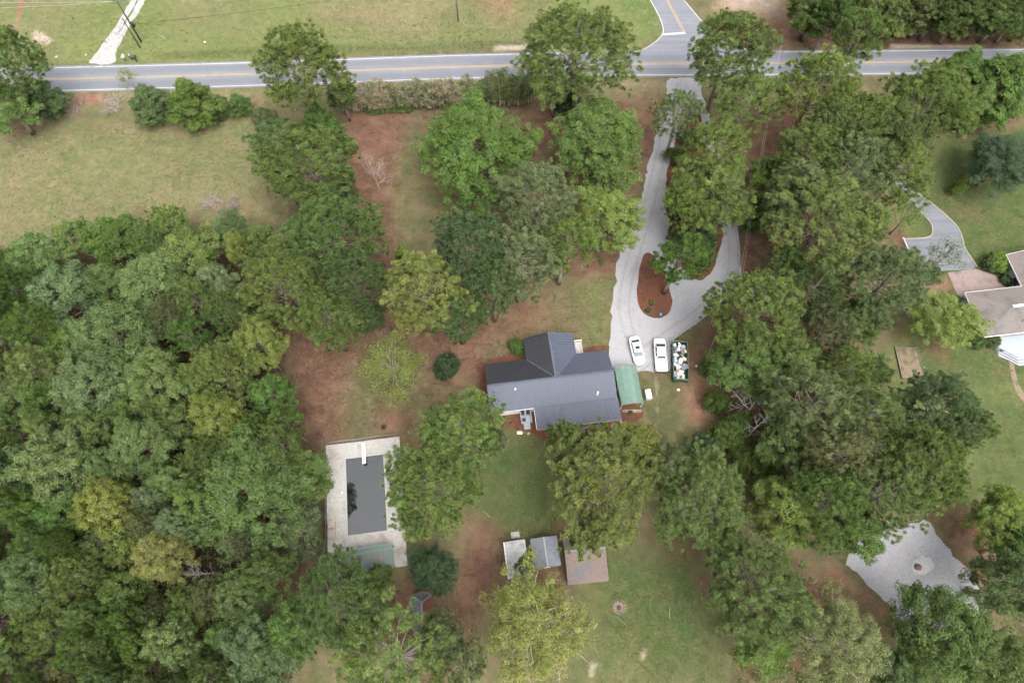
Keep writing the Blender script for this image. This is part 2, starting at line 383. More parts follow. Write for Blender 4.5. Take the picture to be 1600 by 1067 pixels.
zone('tan', [(-900,140),(820,118),(1050,120),(1060,150),(800,150),(420,160),(-900,200)], 3, 0.9)
zone('clay', [(90,146),(170,143),(165,165),(95,168)], 2, 0.8)
# pasture on the left
zone('lawn', [(-900,190),(100,195),(420,170),(420,380),(-900,430)], 4, 0.54); zone('tan', [(-900,190),(100,195),(420,170),(420,380),(-900,430)], 4, 0.58)
zone('lawn', [(90,185),(190,185),(180,240),(90,250)], 6, 0.5)
zone('clay', [(-20,205),(60,190),(110,172),(95,190),(20,215)], 2, 0.7)
zone('clay', [(170,185),(220,200),(300,200),(370,180),(410,200),(300,215),(200,215)], 3, 0.45)
zone('clay', [(180,320),(220,325),(200,345)], 2, 0.5)
zone('clay', [(270,310),(400,300),(420,345),(340,345)], 4, 0.5)
# front yard strip
zone('straw', [(540,172),(640,172),(620,260),(610,330),(620,400),(640,480),(560,500),(540,300)], 2.5)
zone('straw', [(640,175),(850,170),(870,230),(700,230)], 4, 0.65)
zone('straw', [(800,160),(1050,150),(1040,240),(960,350),(860,300)], 4, 0.85)
zone('tan', [(950,140),(1040,140),(1020,200),(960,200)], 3, 0.6)
zone('straw', [(850,380),(975,390),(960,430),(890,430)], 2.0)
zone('straw', [(680,430),(860,430),(850,520),(700,560)], 3, 0.62)
zone('clay', [(830,440),(900,430),(890,540),(760,560),(720,540),(790,480)], 5, 0.42)
zone('lawn', [(890,430),(958,430),(955,545),(905,545)], 4, 0.6)
zone('straw', disc(762, 512, 26), 0.8); zone('straw', disc(826, 480, 19), 0.8)
# yard left of the house and beside the woods
zone('straw', [(440,480),(700,480),(760,540),(755,620),(700,600),(600,520),(540,580),(530,680),(480,720),(450,620)], 4)
zone('straw', [(600,480),(760,480),(770,560),(640,560)], 3, 0.9)
zone('straw', [(590,640),(660,640),(660,690),(580,690)], 4, 0.8)
zone('straw', [(640,560),(760,560),(755,640),(650,620)], 5, 0.52)
zone('sand', [(495,590),(540,600),(535,660),(500,650)], 3, 0.42)
zone('sand', [(630,515),(660,515),(655,545),(628,540)], 2.5, 0.5)
zone('clay', [(590,645),(625,645),(620,680),(590,675)], 2, 0.7)
zone('rich', [(540,600),(600,620),(590,670),(530,660)], 4, 0.55)
# back lawn
zone('rich', [(745,670),(880,680),(880,830),(780,840),(735,800)], 4, 0.9)
zone('rich', [(900,850),(1100,830),(1130,900),(1150,1080),(900,1080),(910,960)], 6, 0.85)
zone('lawn', [(930,900),(1060,890),(1120,1000),(1000,1080),(930,980)], 7, 0.62)
zone('tan', [(1080,860),(1150,860),(1150,960),(1090,930)], 4, 0.6)
zone('tan', [(920,1000),(1010,1010),(1000,1080),(900,1080)], 4, 0.55)
zone('sand', [(1000,1015),(1012,1010),(1012,1030),(1000,1035)], 0.8, 0.7); zone('sand', [(920,1035),(935,1035),(930,1060),(918,1060)], 0.8, 0.8)
zone('straw', [(725,800),(780,820),(790,900),(740,1000),(700,1080),(640,1080),(690,960),(720,880)], 2.5, 0.8)
zone('straw', [(760,840),(790,840),(790,900),(760,890)], 2, 0.9)
zone('straw', [(870,815),(905,818),(900,845),(870,840)], 1.5); zone('straw', [(826,880),(880,885),(890,912),(840,920)], 2, 0.9)
zone('straw', [(570,960),(640,900),(700,920),(690,1010),(600,1030)], 3, 0.95)
zone('clay', disc(967, 947, 12), 0.7, 0.95)
zone('straw', [(1090,900),(1110,900),(1115,930),(1095,930)], 1.5)
zone('straw', [(1000,830),(1060,820),(1110,860),(1060,880)], 3, 0.7)
# side yard, right of the drive
zone('straw', [(1095,520),(1150,470),(1200,420),(1180,300),(1160,150),(1240,150),(1330,330),(1330,600),(1200,760),(1110,640)], 4, 0.95)
zone('clay', [(1072,545),(1100,535),(1112,600),(1108,665),(1080,665),(1062,620)], 2.5, 0.85)
zone('rich', [(1000,600),(1070,610),(1070,680),(1000,680)], 4, 0.6)
zone('sand', [(1021,585),(1030,585),(1031,690),(1025,690)], 0.7, 0.62)
zone('tan', [(1080,500),(1115,490),(1115,560),(1075,550)], 3, 0.6)
zone('straw', [(1160,330),(1185,330),(1185,450),(1160,470)], 2); zone('clay', [(1150,400),(1175,400),(1170,470),(1150,470)], 2, 0.7)
# neighbour
zone('lawn', [(1380,560),(1420,500),(1440,440),(1390,380),(1380,290),(1440,260),(1470,180),(2400,120),(2400,800),(1500,840),(1380,700)], 3, 0.72)
zone('rich', [(1380,640),(1420,560),(1440,440),(1400,300),(1480,190),(2400,130),(2400,560),(1560,620)], 5, 0.9)
zone('straw', [(1490,200),(1600,170),(1600,195),(1500,215)], 2.5, 0.9)
zone('straw', [(1470,320),(1540,310),(1545,340),(1500,345)], 3, 0.55); zone('straw', [(1440,505),(1470,500),(1480,560),(1455,560)], 2.5, 0.8)
zone('straw', [(1385,350),(1425,370),(1425,410),(1400,410)], 2, 0.9); zone('clay', [(1440,440),(1480,430),(1490,455),(1440,460)], 1.5, 0.8)
zone('rich', [(1480,600),(2400,560),(2400,830),(1500,800)], 5, 0.8)
zone('straw', [(1280,640),(1340,600),(1330,540),(1280,520)], 3, 0.9); zone('straw', [(1180,680),(1320,680),(1320,840),(1180,800)], 5, 0.8)
zone('straw', [(1455,795),(1560,780),(1560,900),(1530,930)], 3, 0.85); zone('rich', [(1455,800),(1500,850),(1520,880),(1490,860),(1450,820)], 2, 0.7)
zone('clay', [(1288,880),(1305,880),(1400,960),(1380,965),(1290,900)], 1.5, 0.75); zone('straw', [(1240,870),(1300,890),(1400,980),(1300,1067),(1150,1067),(1150,960)], 3, 0.75)
# floor of the woods
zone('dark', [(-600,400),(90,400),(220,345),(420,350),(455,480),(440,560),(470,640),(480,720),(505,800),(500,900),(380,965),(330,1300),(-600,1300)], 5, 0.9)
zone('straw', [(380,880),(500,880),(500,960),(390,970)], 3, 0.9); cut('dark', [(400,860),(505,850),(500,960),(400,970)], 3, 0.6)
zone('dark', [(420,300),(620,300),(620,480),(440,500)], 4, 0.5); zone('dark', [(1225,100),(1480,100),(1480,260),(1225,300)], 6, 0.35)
me = bpy.data.meshes.new('ground')
nx, ny = len(GX), len(GY)
co = np.zeros((nx*ny, 3)); co[:, :2] = GV
me.vertices.add(nx*ny); me.vertices.foreach_set('co', co.ravel())
ii = (np.arange(ny-1)[:, None]*nx + np.arange(nx-1)[None]).ravel()
q = np.stack([ii, ii+1, ii+1+nx, ii+nx], 1)
me.loops.add(q.size); me.loops.foreach_set('vertex_index', q.ravel())
me.polygons.add(len(q)); me.polygons.foreach_set('loop_start', np.arange(0, q.size, 4))
me.update(calc_edges=True)
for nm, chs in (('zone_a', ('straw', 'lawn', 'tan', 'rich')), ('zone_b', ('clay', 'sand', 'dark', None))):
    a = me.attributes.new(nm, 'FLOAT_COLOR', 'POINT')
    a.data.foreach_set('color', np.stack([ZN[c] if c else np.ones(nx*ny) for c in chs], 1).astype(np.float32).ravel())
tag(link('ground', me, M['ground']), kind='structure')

# ------------------------------------------------------------------ flat sheets: roads, drives, beds
def smooth_px(pts, k=4, closed=True):
    out = []; n = len(pts)
    for i in range(n if closed else n-1):
        p0, p1, p2, p3 = (pts[(i+j) % n] if closed else pts[min(max(i+j, 0), n-1)] for j in (-1, 0, 1, 2))
        for t in range(k):
            t = t/k
            out.append(tuple(0.5*((2*b) + (c-a)*t + (2*a-5*b+4*c-d)*t*t + (3*b-a-3*c+d)*t**3) for a, b, c, d in zip(p0, p1, p2, p3)))
    if not closed: out.append(tuple(pts[-1]))
    return out
def sheet(name, wpts, z, m, parent=None, skirt=0.0, jit=0.0, seed=1, dome=0.0):
    """a plan polygon as a thin slab: top face plus a skirt down to the ground"""
    rg = random.Random(seed); pts = [Vector((p[0], p[1], z)) for p in wpts]
    if jit:
        dense = []
        for i in range(len(pts)):
            a, b = pts[i], pts[(i+1) % len(pts)]; n = max(1, int((b-a).length / 0.7))
            for k in range(n):
                q_ = a.lerp(b, k/n); w1 = math.sin(q_.x*.9+q_.y*.7+seed) + math.sin(q_.x*.37-q_.y*.53+2*seed)
                dense.append(q_ + Vector((rg.gauss(0, jit) + jit*.9*w1, rg.gauss(0, jit) + jit*.7*math.sin(q_.x*.61+q_.y*1.1+seed), 0)))
        pts = dense
    tris = geometry.tessellate_polygon([pts])
    vs = [tuple(p) for p in pts]; fs = [tuple(t) for t in tris]; n = len(vs)
    mb = MB(); mb.add(vs, fs)
    if skirt:
        mb.add(vs + [(p[0], p[1], z-skirt) for p in vs], [(i, (i+1) % n, n+(i+1) % n, n+i) for i in range(n)])
    o = mb.build(name, m, parent)
    bmx = bmesh.new(); bmx.from_mesh(o.data); bmesh.ops.recalc_face_normals(bmx, faces=bmx.faces)
    if sum(f.normal.z for f in bmx.faces) < 0: bmesh.ops.reverse_faces(bmx, faces=bmx.faces)
    bmx.to_mesh(o.data); bmx.free(); return o
def psheet(name, px, z, m, smooth=True, **k):
    pts = smooth_px(px) if smooth else px
    return sheet(name, [P(x, y) for x, y in pts], z, m, **k)
def lanes(o):
    a = o.data.attributes.new('across', 'FLOAT', 'POINT'); n = len(o.data.vertices)
    a.data.foreach_set('value', np.tile([0.0, 1.0], n//2).astype(np.float32)); return o
def strip(path, w, z):
    """quad strip along a plan polyline"""
    path = [Vector((p[0], p[1], 0)) for p in path]; vs = []; fs = []
    for i, p in enumerate(path):
        d = (path[min(i+1, len(path)-1)] - path[max(i-1, 0)]).normalized(); s = Vector((-d.y, d.x, 0)) * (w/2)
        vs += [(p.x+s.x, p.y+s.y, z), (p.x-s.x, p.y-s.y, z)]
    for i in range(len(path)-1): fs.append((2*i, 2*i+1, 2*i+3, 2*i+2))
    return MB().add(vs, fs)
def road_y(x):                                    # centre line of the county road
    return float(np.interp(x, [-400, -91, -50, 2, 50, 86, 400], [93, 101.7, 103.0, 105.75, 105.85, 106.4, 109.5]))
RX = list(np.arange(-330, 331, 6.0))
RY = np.convolve([road_y(x) for x in np.arange(-354, 355, 6.0)], np.ones(9)/9, 'valid')
main = [(x, y) for x, y in zip(RX, RY)]
road = tag(lanes(strip(main, 6.9, 0.012).build('road', M['lane_asphalt'])), kind='structure')
def off(path, d):
    out = []
    for i, p in enumerate(path):
        a = Vector(path[min(i+1, len(path)-1)]) - Vector(path[max(i-1, 0)]); a.normalize()
        out.append((p[0] - a.y*d, p[1] + a.x*d))
    return out
junc0, junc1 = P(985, 82).x, P(1180, 81).x
top = off(main, 2.98)
strip([p for p in top if p[0] < junc0], 0.2, 0.020).build('edge_line', M['line_white'], road)
strip([p for p in top if p[0] > junc1], 0.2, 0.020).build('edge_line', M['line_white'], road)
strip(off(main, -2.98), 0.2, 0.020).build('edge_line', M['line_white'], road)
for d in (-0.16, 0.16): strip(off(main, d), 0.15, 0.020).build('centre_line', M['line_yellow'], road)
# side road joining from above
Lp = [P(*q) for q in smooth_px([(1016,0),(1027,20),(1034,36),(1036.5,48),(1033,57),(1021,68),(1004,78),(985,83)], 4, False)]
Rp = [P(*q) for q in smooth_px([(1068,0),(1085,20),(1100,37),(1116,50),(1140,66),(1162,76),(1182,81.5)], 4, False)]
dv = (P(1068,0) - P(1085,20)).normalized(); dl = (P(1016,0) - P(1027,20)).normalized()
cc = (P(1042,0) - P(1069,51)).normalized()
far = [cc*i for i in (30, 80, 160)]
Lx = [Lp[0] + f for f in reversed(far)] + Lp; Rx = [Rp[0] + f for f in reversed(far)] + Rp
tail = [Vector((junc1, road_y(junc1)+2.7, 0)), Vector((junc0, road_y(junc0)+2.7, 0))]
side = tag(sheet('side_road', [*Lx, tail[1], tail[0], *reversed(Rx)], 0.008, M['asphalt']), kind='structure')
strip(Lx, 0.2, 0.016).build('edge_line', M['line_white'], side); strip(Rx, 0.2, 0.016).build('edge_line', M['line_white'], side)
c0, c1 = P(1069.5, 51), P(1042, 0)
cl = [c0, c1] + [c1 + f for f in far]
for d in (-0.16, 0.16): strip(off([(p.x, p.y) for p in cl], d), 0.15, 0.016).build('centre_line', M['line_yellow'], side)
strip([P(1035.5, 54.3), P(1071, 51.8)], 0.6, 0.0195).build('stop_line', M['line_white'], side)

drive = tag(psheet('gravel_driveway', [(1046,124),(1040,150),(1032,190),(1019,235),(1006,290),(989,340),(972,390),(962,430),(957,470),(955,520),(954,577),
    (1000,579),(1046,578),(1051,545),(1054,528),(1075,516),(1098,494),(1125,470),(1152,447),(1155,400),(1150,345),(1136,300),(1122,240),(1112,200),(1100,160),(1090,124)], 0.02, M['gravel'], skirt=0.02, jit=0.16, seed=3), kind='structure')
tag(psheet('mulch_island', [(1008,396),(1000,415),(997,440),(996,465),(1002,486),(1018,495.5),(1034,496),(1046,488),(1050,472),(1046,455),(1038,425),(1022,400)], 0.05, M['mulch'], skirt=0.05, jit=0.05, seed=4), kind='structure')
tag(psheet('straw_island', [(1072,150),(1064,185),(1052,230),(1042,275),(1040,320),(1047,370),(1058,405),(1075,428),(1096,438),(1112,424),(1124,390),(1128,345),(1118,290),(1104,230),(1094,180)], 0.05, M['mulch'], skirt=0.05, jit=0.1, seed=5), kind='structure')
tag(psheet('gravel_track', [(140,99),(152,82),(163,66),(178,43),(192,22),(209,-6),(217,-6),(203,20),(190,42),(184,53),(190,46),(204,24),(220,-6),(231,-6),(214,22),(201,44),(190,64),(182,80),(177,98)], 0.012, M['white_gravel'], jit=0.08, seed=6), kind='structure')
tag(psheet('gravel_pad', [(1355,822),(1378,814),(1415,818),(1455,818),(1470,840),(1490,868),(1520,900),(1535,935),(1530,965),(1480,985),(1410,975),(1388,945),(1360,918),(1340,895),(1320,882),(1335,850)], 0.02, M['gravel'], skirt=0.02, jit=0.13, seed=8), kind='structure')
nd_px = smooth_px([(1431,299),(1457,319),(1481,339),(1497,356),(1505,376),(1508,388),(1526,416)], 4, False)
nl_px = smooth_px([(1425,314),(1443,336),(1454.5,349),(1457,360),(1454.5,368.6),(1442,372),(1412,373.5)], 4, False)
tag(sheet('asphalt_driveway', [P(x, y) for x, y in [(1400,285),(1418,288)] + nd_px + [(1518,421),(1460,424),(1440,422),(1429,413.6),(1422,399.5),(1412,374.5)] + nl_px[::-1] + [(1405,300)]], 0.012, M['old_asphalt']), kind='structure')
kb = MB()
for path in (nd_px, nl_px):
    w = [P(x, y) for x, y in path]
    for a, b in zip(w, w[1:]): kb.bar(a + Vector((0,0,.05)), b + Vector((0,0,.05)), 0.12, 0.10)
tag(kb.build('kerb', M['stone_pale']), kind='structure')
tag(sheet('concrete_apron', [P(x, y) for x, y in [(1481,426),(1524,420),(1540,425),(1556,431),(1566,441),(1575,452),(1560,470),(1520,470),(1496,462)]], 0.02, M['pink_concrete'], skirt=0.02), kind='structure')
tag(psheet('garden_path', [(1571,549),(1577,549),(1582,560),(1588,585),(1598,610),(1620,640),(1612,642),(1590,616),(1581,588),(1576,565)], 0.015, M['soil'], jit=0.03), kind='structure')
tag(psheet('mulch_bed', [(747,575),(757,566),(800,552),(818,548),(822,565),(830,640),(850,640),(968,620),(990,632),(1003,640),(1003,652),(985,664),(965,672),(900,678),(870,684),(842,685),(820,672),(790,668),(770,660),(752,620)], 0.016, M['mulch'], jit=0.1, seed=11), kind='structure')
tag(psheet('mulch_bed', [(898,552),(905,545),(950,541),(958,560),(962,585),(945,590)], 0.016, M['mulch'], jit=0.06, seed=12), kind='structure')
#STRUCTURE_END

# ------------------------------------------------------------------ building helpers
def plane_frame(pts, along):
    n = (Vector(pts[1]) - Vector(pts[0])).cross(Vector(pts[2]) - Vector(pts[0])).normalized()
    return n if n.z > 0 else -n
def roof_plane(name, pts, m, parent, rib=None, axis_=0, step=0.4, ribm=None, th=0.10, rib_w=0.10, rib_h=0.06, ribname='roof_ribs'):
    """a roof slope as a slab; raised seams run up the slope every STEP metres (AXIS_: the local axis they are spaced along)"""
    pts = [Vector(p) for p in pts]; n = plane_frame(pts, None); k = len(pts)
    mb = MB(); c = sum(pts, Vector()) / k
    if ((pts[1]-pts[0]).cross(pts[2]-pts[1])).dot(n) < 0: pts = pts[::-1]
    vs = pts + [p - Vector((0, 0, th)) for p in pts]
    mb.add(vs, [tuple(range(k)), tuple(reversed(range(k, 2*k)))] + [(i, k+i, k+(i+1) % k, (i+1) % k) for i in range(k)])
    o = mb.build(name, m, parent)
    if rib:
        a0 = min(p[axis_] for p in pts); a1 = max(p[axis_] for p in pts); rb = MB(); t = a0 + 0.12
        while t < a1 - 0.03:
            hit = []
            for i in range(k):
                p, q_ = pts[i], pts[(i+1) % k]
                if (p[axis_] - t) * (q_[axis_] - t) < 0:
                    hit.append(p.lerp(q_, (t - p[axis_]) / (q_[axis_] - p[axis_])))
            if len(hit) >= 2 and (hit[0]-hit[1]).length > 0.25:
                d = (hit[1]-hit[0]).normalized()*0.02
                rb.bar(hit[0] + n*(rib_h/2) + d, hit[1] + n*(rib_h/2) - d, rib_w, rib_h, up=n)
            t += step
        tag(rb.build(ribname, ribm or m, o), kind='stuff')
    return o
def window(parent, c, w, h, face, glass=M['glass'], frame=M['white_paint'], name='window'):
    """window on a wall: FACE is the outward direction in the parent's frame"""
    f = Vector(face); s = Vector((-f.y, f.x, 0)); c = Vector(c); fr = MB(); t = 0.07
    for d in (-1, 1):
        fr.bar(c + s*(d*w/2) - Vector((0,0,h/2+t/2)), c + s*(d*w/2) + Vector((0,0,h/2+t/2)), t, 0.08, up=f)
        fr.bar(c - s*(w/2-t/2) + Vector((0,0,d*h/2)), c + s*(w/2-t/2) + Vector((0,0,d*h/2)), 0.078, t)
    o = fr.build(name, frame, parent)
    MB().bar(c - s*(w/2-t/2) + f*0.012, c + s*(w/2-t/2) + f*0.012, 0.02, h - t).build('pane', glass, o); return o

# ------------------------------------------------------------------ the house with the dark metal roof
TH = math.radians(7.25)
house = empty('house', (-3.77, 36.34, 0), TH, 'long white house with dark standing seam metal roof and front gable', 'house')
def HW(x, y, z=0): return house.location + Matrix.Rotation(TH, 3, 'Z') @ Vector((x, y, z))
ze, zr = 2.7, 4.3
RM, RD, RR = M['roof_metal'], M['roof_shaded_dirty'], M['roof_rib']
r1 = roof_plane('roof_slope', [(0,-3.87,2.76),(19.3,-3.87,2.76),(19.3,0,zr),(0,0,zr)], RM, house, True, 0, ribm=RR)
r2 = roof_plane('roof_slope', [(0,4.12,ze),(6.55,4.15,ze),(10.45,0,zr),(0,0,zr)], RD, house, True, 0, ribm=RD)
r3 = roof_plane('roof_slope', [(14.4,4.15,ze),(19.3,4.12,ze),(19.3,0,zr),(10.45,0,zr)], RM, house, True, 0, ribm=RR)
r4 = roof_plane('roof_slope', [(6.55,7.65,ze),(10.45,7.65,zr),(10.45,0,zr),(6.55,4.15,ze)], RD, house, True, 1, ribm=RD)
r5 = roof_plane('roof_slope', [(10.45,7.65,zr),(14.4,7.65,ze),(14.4,4.15,ze),(10.45,0,zr)], RM, house, True, 1, ribm=RR)
r6 = roof_plane('porch_roof', [(6.65,-3.89,2.80),(19.42,-3.89,2.80),(19.42,-7.05,2.25),(6.65,-7.05,2.25)], RM, house, True, 0, ribm=RR)
r2['label'] = r4['label'] = 'roof slope coloured darker for shade, with pine straw on it'
for a, b, wd in (((0,0,zr+.03),(19.3,0,zr+.03),.32), ((10.45,.1,zr+.035),(10.45,7.65,zr+.035),.32)):
    MB().bar(a, b, wd, .05).build('ridge_cap', RM, house)
MB().bar((6.65,-3.88,2.825), (19.42,-3.88,2.825), .16, .045).build('flashing', RM, house)
for a, b in (((10.4,0.05,zr+.005),(6.55,4.15,ze+.005)), ((10.5,0.05,zr+.005),(14.4,4.15,ze+.005))):
    MB().bar(a, b, .22, .04).build('valley_flashing', M['roof_metal'], house)
w = MB(); x0, x1, y0, y1 = .35, 18.95, -3.5, 3.75
w.box(x0, x1, y0, y1, 0, 2.62)
for xx in (x0, x1):
    w.add([(xx,y0,2.62),(xx,y1,2.62),(xx,0.0,4.12)], [(0,1,2)])
w.box(6.95, 14.0, 3.75, 7.3, 0, 2.58); w.add([(6.95,7.3,2.58),(14.0,7.3,2.58),(10.45,7.3,4.08)], [(0,1,2)])
w.build('wall', M['white_paint'], house)
MB().box(7.0, 19.05, -6.75, -3.5, 0, 2.2).build('brick_wall', M['brick'], house)
for x, ww in ((1.6, 1.0), (3.5, .9)): window(house, (x, -3.52, 1.75), ww, 1.1, (0,-1,0))
for x in (9.0, 12.0, 17.9): window(house, (x, -6.77, 1.35), 1.3, 1.1, (0,-1,0))
for x in (8.6, 12.3): window(house, (x, 7.32, 1.5), 1.0, 1.3, (0,1,0))
for x in (2.0, 4.8, 17.0): window(house, (x, 3.77, 1.5), 1.0, 1.2, (0,1,0))
dr = MB().box(5.0, 5.9, -3.54, -3.5, .62, 2.55).build('door', M['white_paint'], house); MB().box(5.1,5.16,-3.6,-3.54,1.5,1.62).build('handle', M['black'], dr)
dr = MB().box(15.4, 17.0, -6.79, -6.75, .35, 2.1).build('door', M['glass'], house); MB().box(16.17,16.23,-6.83,-6.79,.36,2.08).build('door_stile', M['white_paint'], dr)
fa = MB(); fa.bar((0,-3.89,2.66),(6.65,-3.89,2.66),.06,.22); fa.build('fascia', M['white_paint'], house)
fa = MB(); fa.bar((6.62,-7.05,2.14),(6.62,-3.9,2.68),.05,.2); fa.build('fascia', M['white_paint'], house)
fa = MB(); fa.bar((6.65,-7.08,2.13),(19.42,-7.08,2.13),.05,.2); fa.build('fascia', M['stone_pale'], house)
for x, y in ((4.17,-.93), (16.4,-3.0), (16.48,-2.75)):
    z = zr - abs(y)/3.87*1.54
    v = MB(); v.cyl((x,y), .09, z-.05, z+.38, 10); v.dome((x,y,z), .17, .17, .07, 10, 3); v.build('vent_pipe', M['white_paint'], house)
# front porch with white rails
pf = MB().box(14.02, 15.9, 4.4, 7.0, 0, .45).build('porch_floor', M['concrete'], house)
for y in (4.5, 6.9):
    for x in (14.7, 15.8): MB().box(x-.06, x+.06, y-.06, y+.06, .45, 1.5).build('porch_post', M['white_paint'], pf)
for y in (4.5, 6.9):
    r = MB(); r.bar((14.2,y,1.42),(15.74,y,1.42),.12,.07); r.bar((14.2,y,.65),(15.74,y,.65),.06,.06)
    for k in range(9): r.bar((14.25+k*.17,y,.65),(14.25+k*.17,y,1.4),.05,.05)
    r.build('porch_rail', M['white_paint'], pf)
# back landing
ld = MB().box(4.55, 6.25, -5.35, -3.52, .5, .62).build('landing', M['bluewhite'], house)
for x, y in ((4.62,-5.28),(6.18,-5.28),(4.62,-3.6),(6.18,-3.6)): MB().box(x-.05,x+.05,y-.05,y+.05,0,1.5).build('landing_post', M['bluewhite'], ld)
for a, b in (((4.62,-5.2,1.45),(4.62,-3.62,1.45)), ((6.18,-5.2,1.45),(6.18,-3.62,1.45))): MB().bar(a, b, .09, .06).build('hand_rail', M['bluewhite'], ld)
for k in range(3): MB().box(4.9, 5.9, -5.35-.28*(k+1), -5.35-.28*k, 0, .47-.15*k).build('step', M['bluewhite'], ld)
# boarded back deck
dk = MB(); 
for k in range(28): dk.box(12.6+.165*k, 12.6+.165*k+.15, -9.0, -6.8, .22, .26)
dko = MB().box(12.6, 17.2, -8.95, -6.8, .05, .215).build('deck', M['dark_wood'], house)
tag(dk.build('deck_board', M['wood'], dko), kind='stuff')
def on_thing(name, mb, m, loc, rz, label, cat, group=None):
    o = mb.build(name, m); o.location = loc; o.rotation_euler = (0,0,rz); return tag(o, label, cat, group)
for k, (px, py, r) in enumerate(((970, 659.5, .26), (963, 665.5, .24), (955, 667, .23))):
    b = MB(); b.cyl((0,0), r, 0, .05, 18)
    on_thing('stepping_stone', b, M['stone_pale'], P(px, py, 0.017), 0, ['pale round stepping stone nearest the back corner of the house', 'middle one of three pale round stepping stones behind the house', 'pale round stepping stone closest to the wooden deck'][k], 'stepping stone', 'stepping stones behind the house')
# things on the back landing
b = MB(); b.box(-.25,.25,-.2,.2,0,.45); b.box(-.27,.27,-.22,.22,.45,.5)
on_thing('cooler_box', b, M['black'], HW(5.0,-4.9,.62), TH, 'small dark cooler box on the back landing', 'cooler')
for k, x in enumerate((4.95, 5.75)):
    c = empty('patio_chair', HW(x, -3.95, .62), TH+math.pi, ['dark patio chair on the landing beside the left rail', 'dark patio chair on the landing beside the right rail'][k], 'chair', 'chairs on the back landing')
    MB().box(-.25,.25,-.22,.25,.38,.43).build('seat', M['black'], c); MB().bar((0,-.22,.4),(0,-.32,.9),.5,.04,up=(0,1,0)).build('backrest', M['black'], c)
    for a in (-.22,.22):
        for d in (-.2,.22): MB().box(a-.02,a+.02,d-.02,d+.02,0,.38).build('leg', M['grey_metal'], c)

# green metal carport beside the house
cp = empty('carport', HW(21.6, -1.75), TH - math.radians(.5), 'green metal roofed carport at the right end of the house', 'carport')
cl_, cr_, cy0, cy1 = -1.72, 1.72, -3.15, 3.15
prof = [(-1.72,2.02),(-1.62,2.12),(-.8,2.45),(0,2.6),(.8,2.45),(1.62,2.12),(1.72,2.02)]
ys = np.linspace(cy0, cy1, 43); vs = []; fs = []
for j, y in enumerate(ys):
    dz = .035 if j % 2 else 0
    for x, z in prof: vs.append((x, y, z+dz))
n = len(prof)
for j in range(len(ys)-1):
    for i in range(n-1): fs.append((j*n+i, j*n+i+1, (j+1)*n+i+1, (j+1)*n+i))
cr = MB().add(vs, fs).build('roof', M['green_metal'], cp); cr.modifiers.new('thickness', 'SOLIDIFY').thickness = .03
MB().bar((0,cy0,2.65),(0,cy1,2.65),.3,.03).build('ridge_cap', M['green_metal'], cr)
for x in (-1.6, 1.6):
    for y in (cy0+.1, 0, cy1-.1): MB().box(x-.05,x+.05,y-.05,y+.05,0,2.1).build('post', M['white_paint'], cp)
for y in (cy0+.1, cy1-.1): MB().bar((-1.6,y,2.05),(1.6,y,2.05),.06,.08).build('tie_beam', M['white_paint'], cp)
g = MB(); g.add([(-1.6,cy0+.02,2.05),(1.6,cy0+.02,2.05),(0,cy0+.02,2.52)], [(0,1,2)]); g.build('gable_panel', M['grey_metal'], cp)

# ------------------------------------------------------------------ vehicles
def loft(stations, sect):
    vs = []; fs = []; n = len(sect)
    for (y, hw, zb, zt) in stations:
        for (u, v) in sect: vs.append((u*hw, y, zb + v*(zt-zb)))
    for i in range(len(stations)-1):
        for k in range(n):
            k2 = (k+1) % n; fs.append((i*n+k, i*n+k2, (i+1)*n+k2, (i+1)*n+k))
    fs.append(tuple(reversed(range(n)))); fs.append(tuple(range((len(stations)-1)*n, len(stations)*n)))
    mb = MB(); mb.add(vs, fs, True); return mb
SECT = [(-.86,0),(.86,0),(.97,.25),(1,.55),(.96,.85),(.84,.98),(.4,1.0),(-.4,1.0),(-.84,.98),(-.96,.85),(-1,.55),(-.97,.25)]
def wheel(parent, x, y, r=.33, w=.22):
    t = MB(); t.tube([(x-w/2,y,r),(x-w/2+.03,y,r),(x+w/2-.03,y,r),(x+w/2,y,r)], [r*.9,r,r,r*.9], 18)
    o = t.build('wheel', M['rubber'], parent); s = 1 if x > 0 else -1
    h = MB(); h.tube([(x+s*(w/2-.02),y,r),(x+s*(w/2+.012),y,r)], [r*.62,r*.55], 12); h.build('rim', M['rim'], o)
def glass_quad(parent, name, pts, m=M['glass'], out=.012):
    pts = [Vector(p) for p in pts]; n = (pts[1]-pts[0]).cross(pts[3]-pts[0]).normalized()
    if n.dot(sum(pts, Vector())/4 - Vector((0, .1, .9))) < 0: pts = pts[::-1]; n = -n
    vs = [p + n*out for p in pts] + [p - n*.01 for p in pts]
    return MB().add(vs, [(0,1,2,3),(7,6,5,4),(0,4,5,1),(1,5,6,2),(2,6,7,3),(3,7,4,0)]).build(name, m, parent)
def recalc(o):
    bmx = bmesh.new(); bmx.from_mesh(o.data); bmesh.ops.recalc_face_normals(bmx, faces=bmx.faces); bmx.to_mesh(o.data); bmx.free(); return o

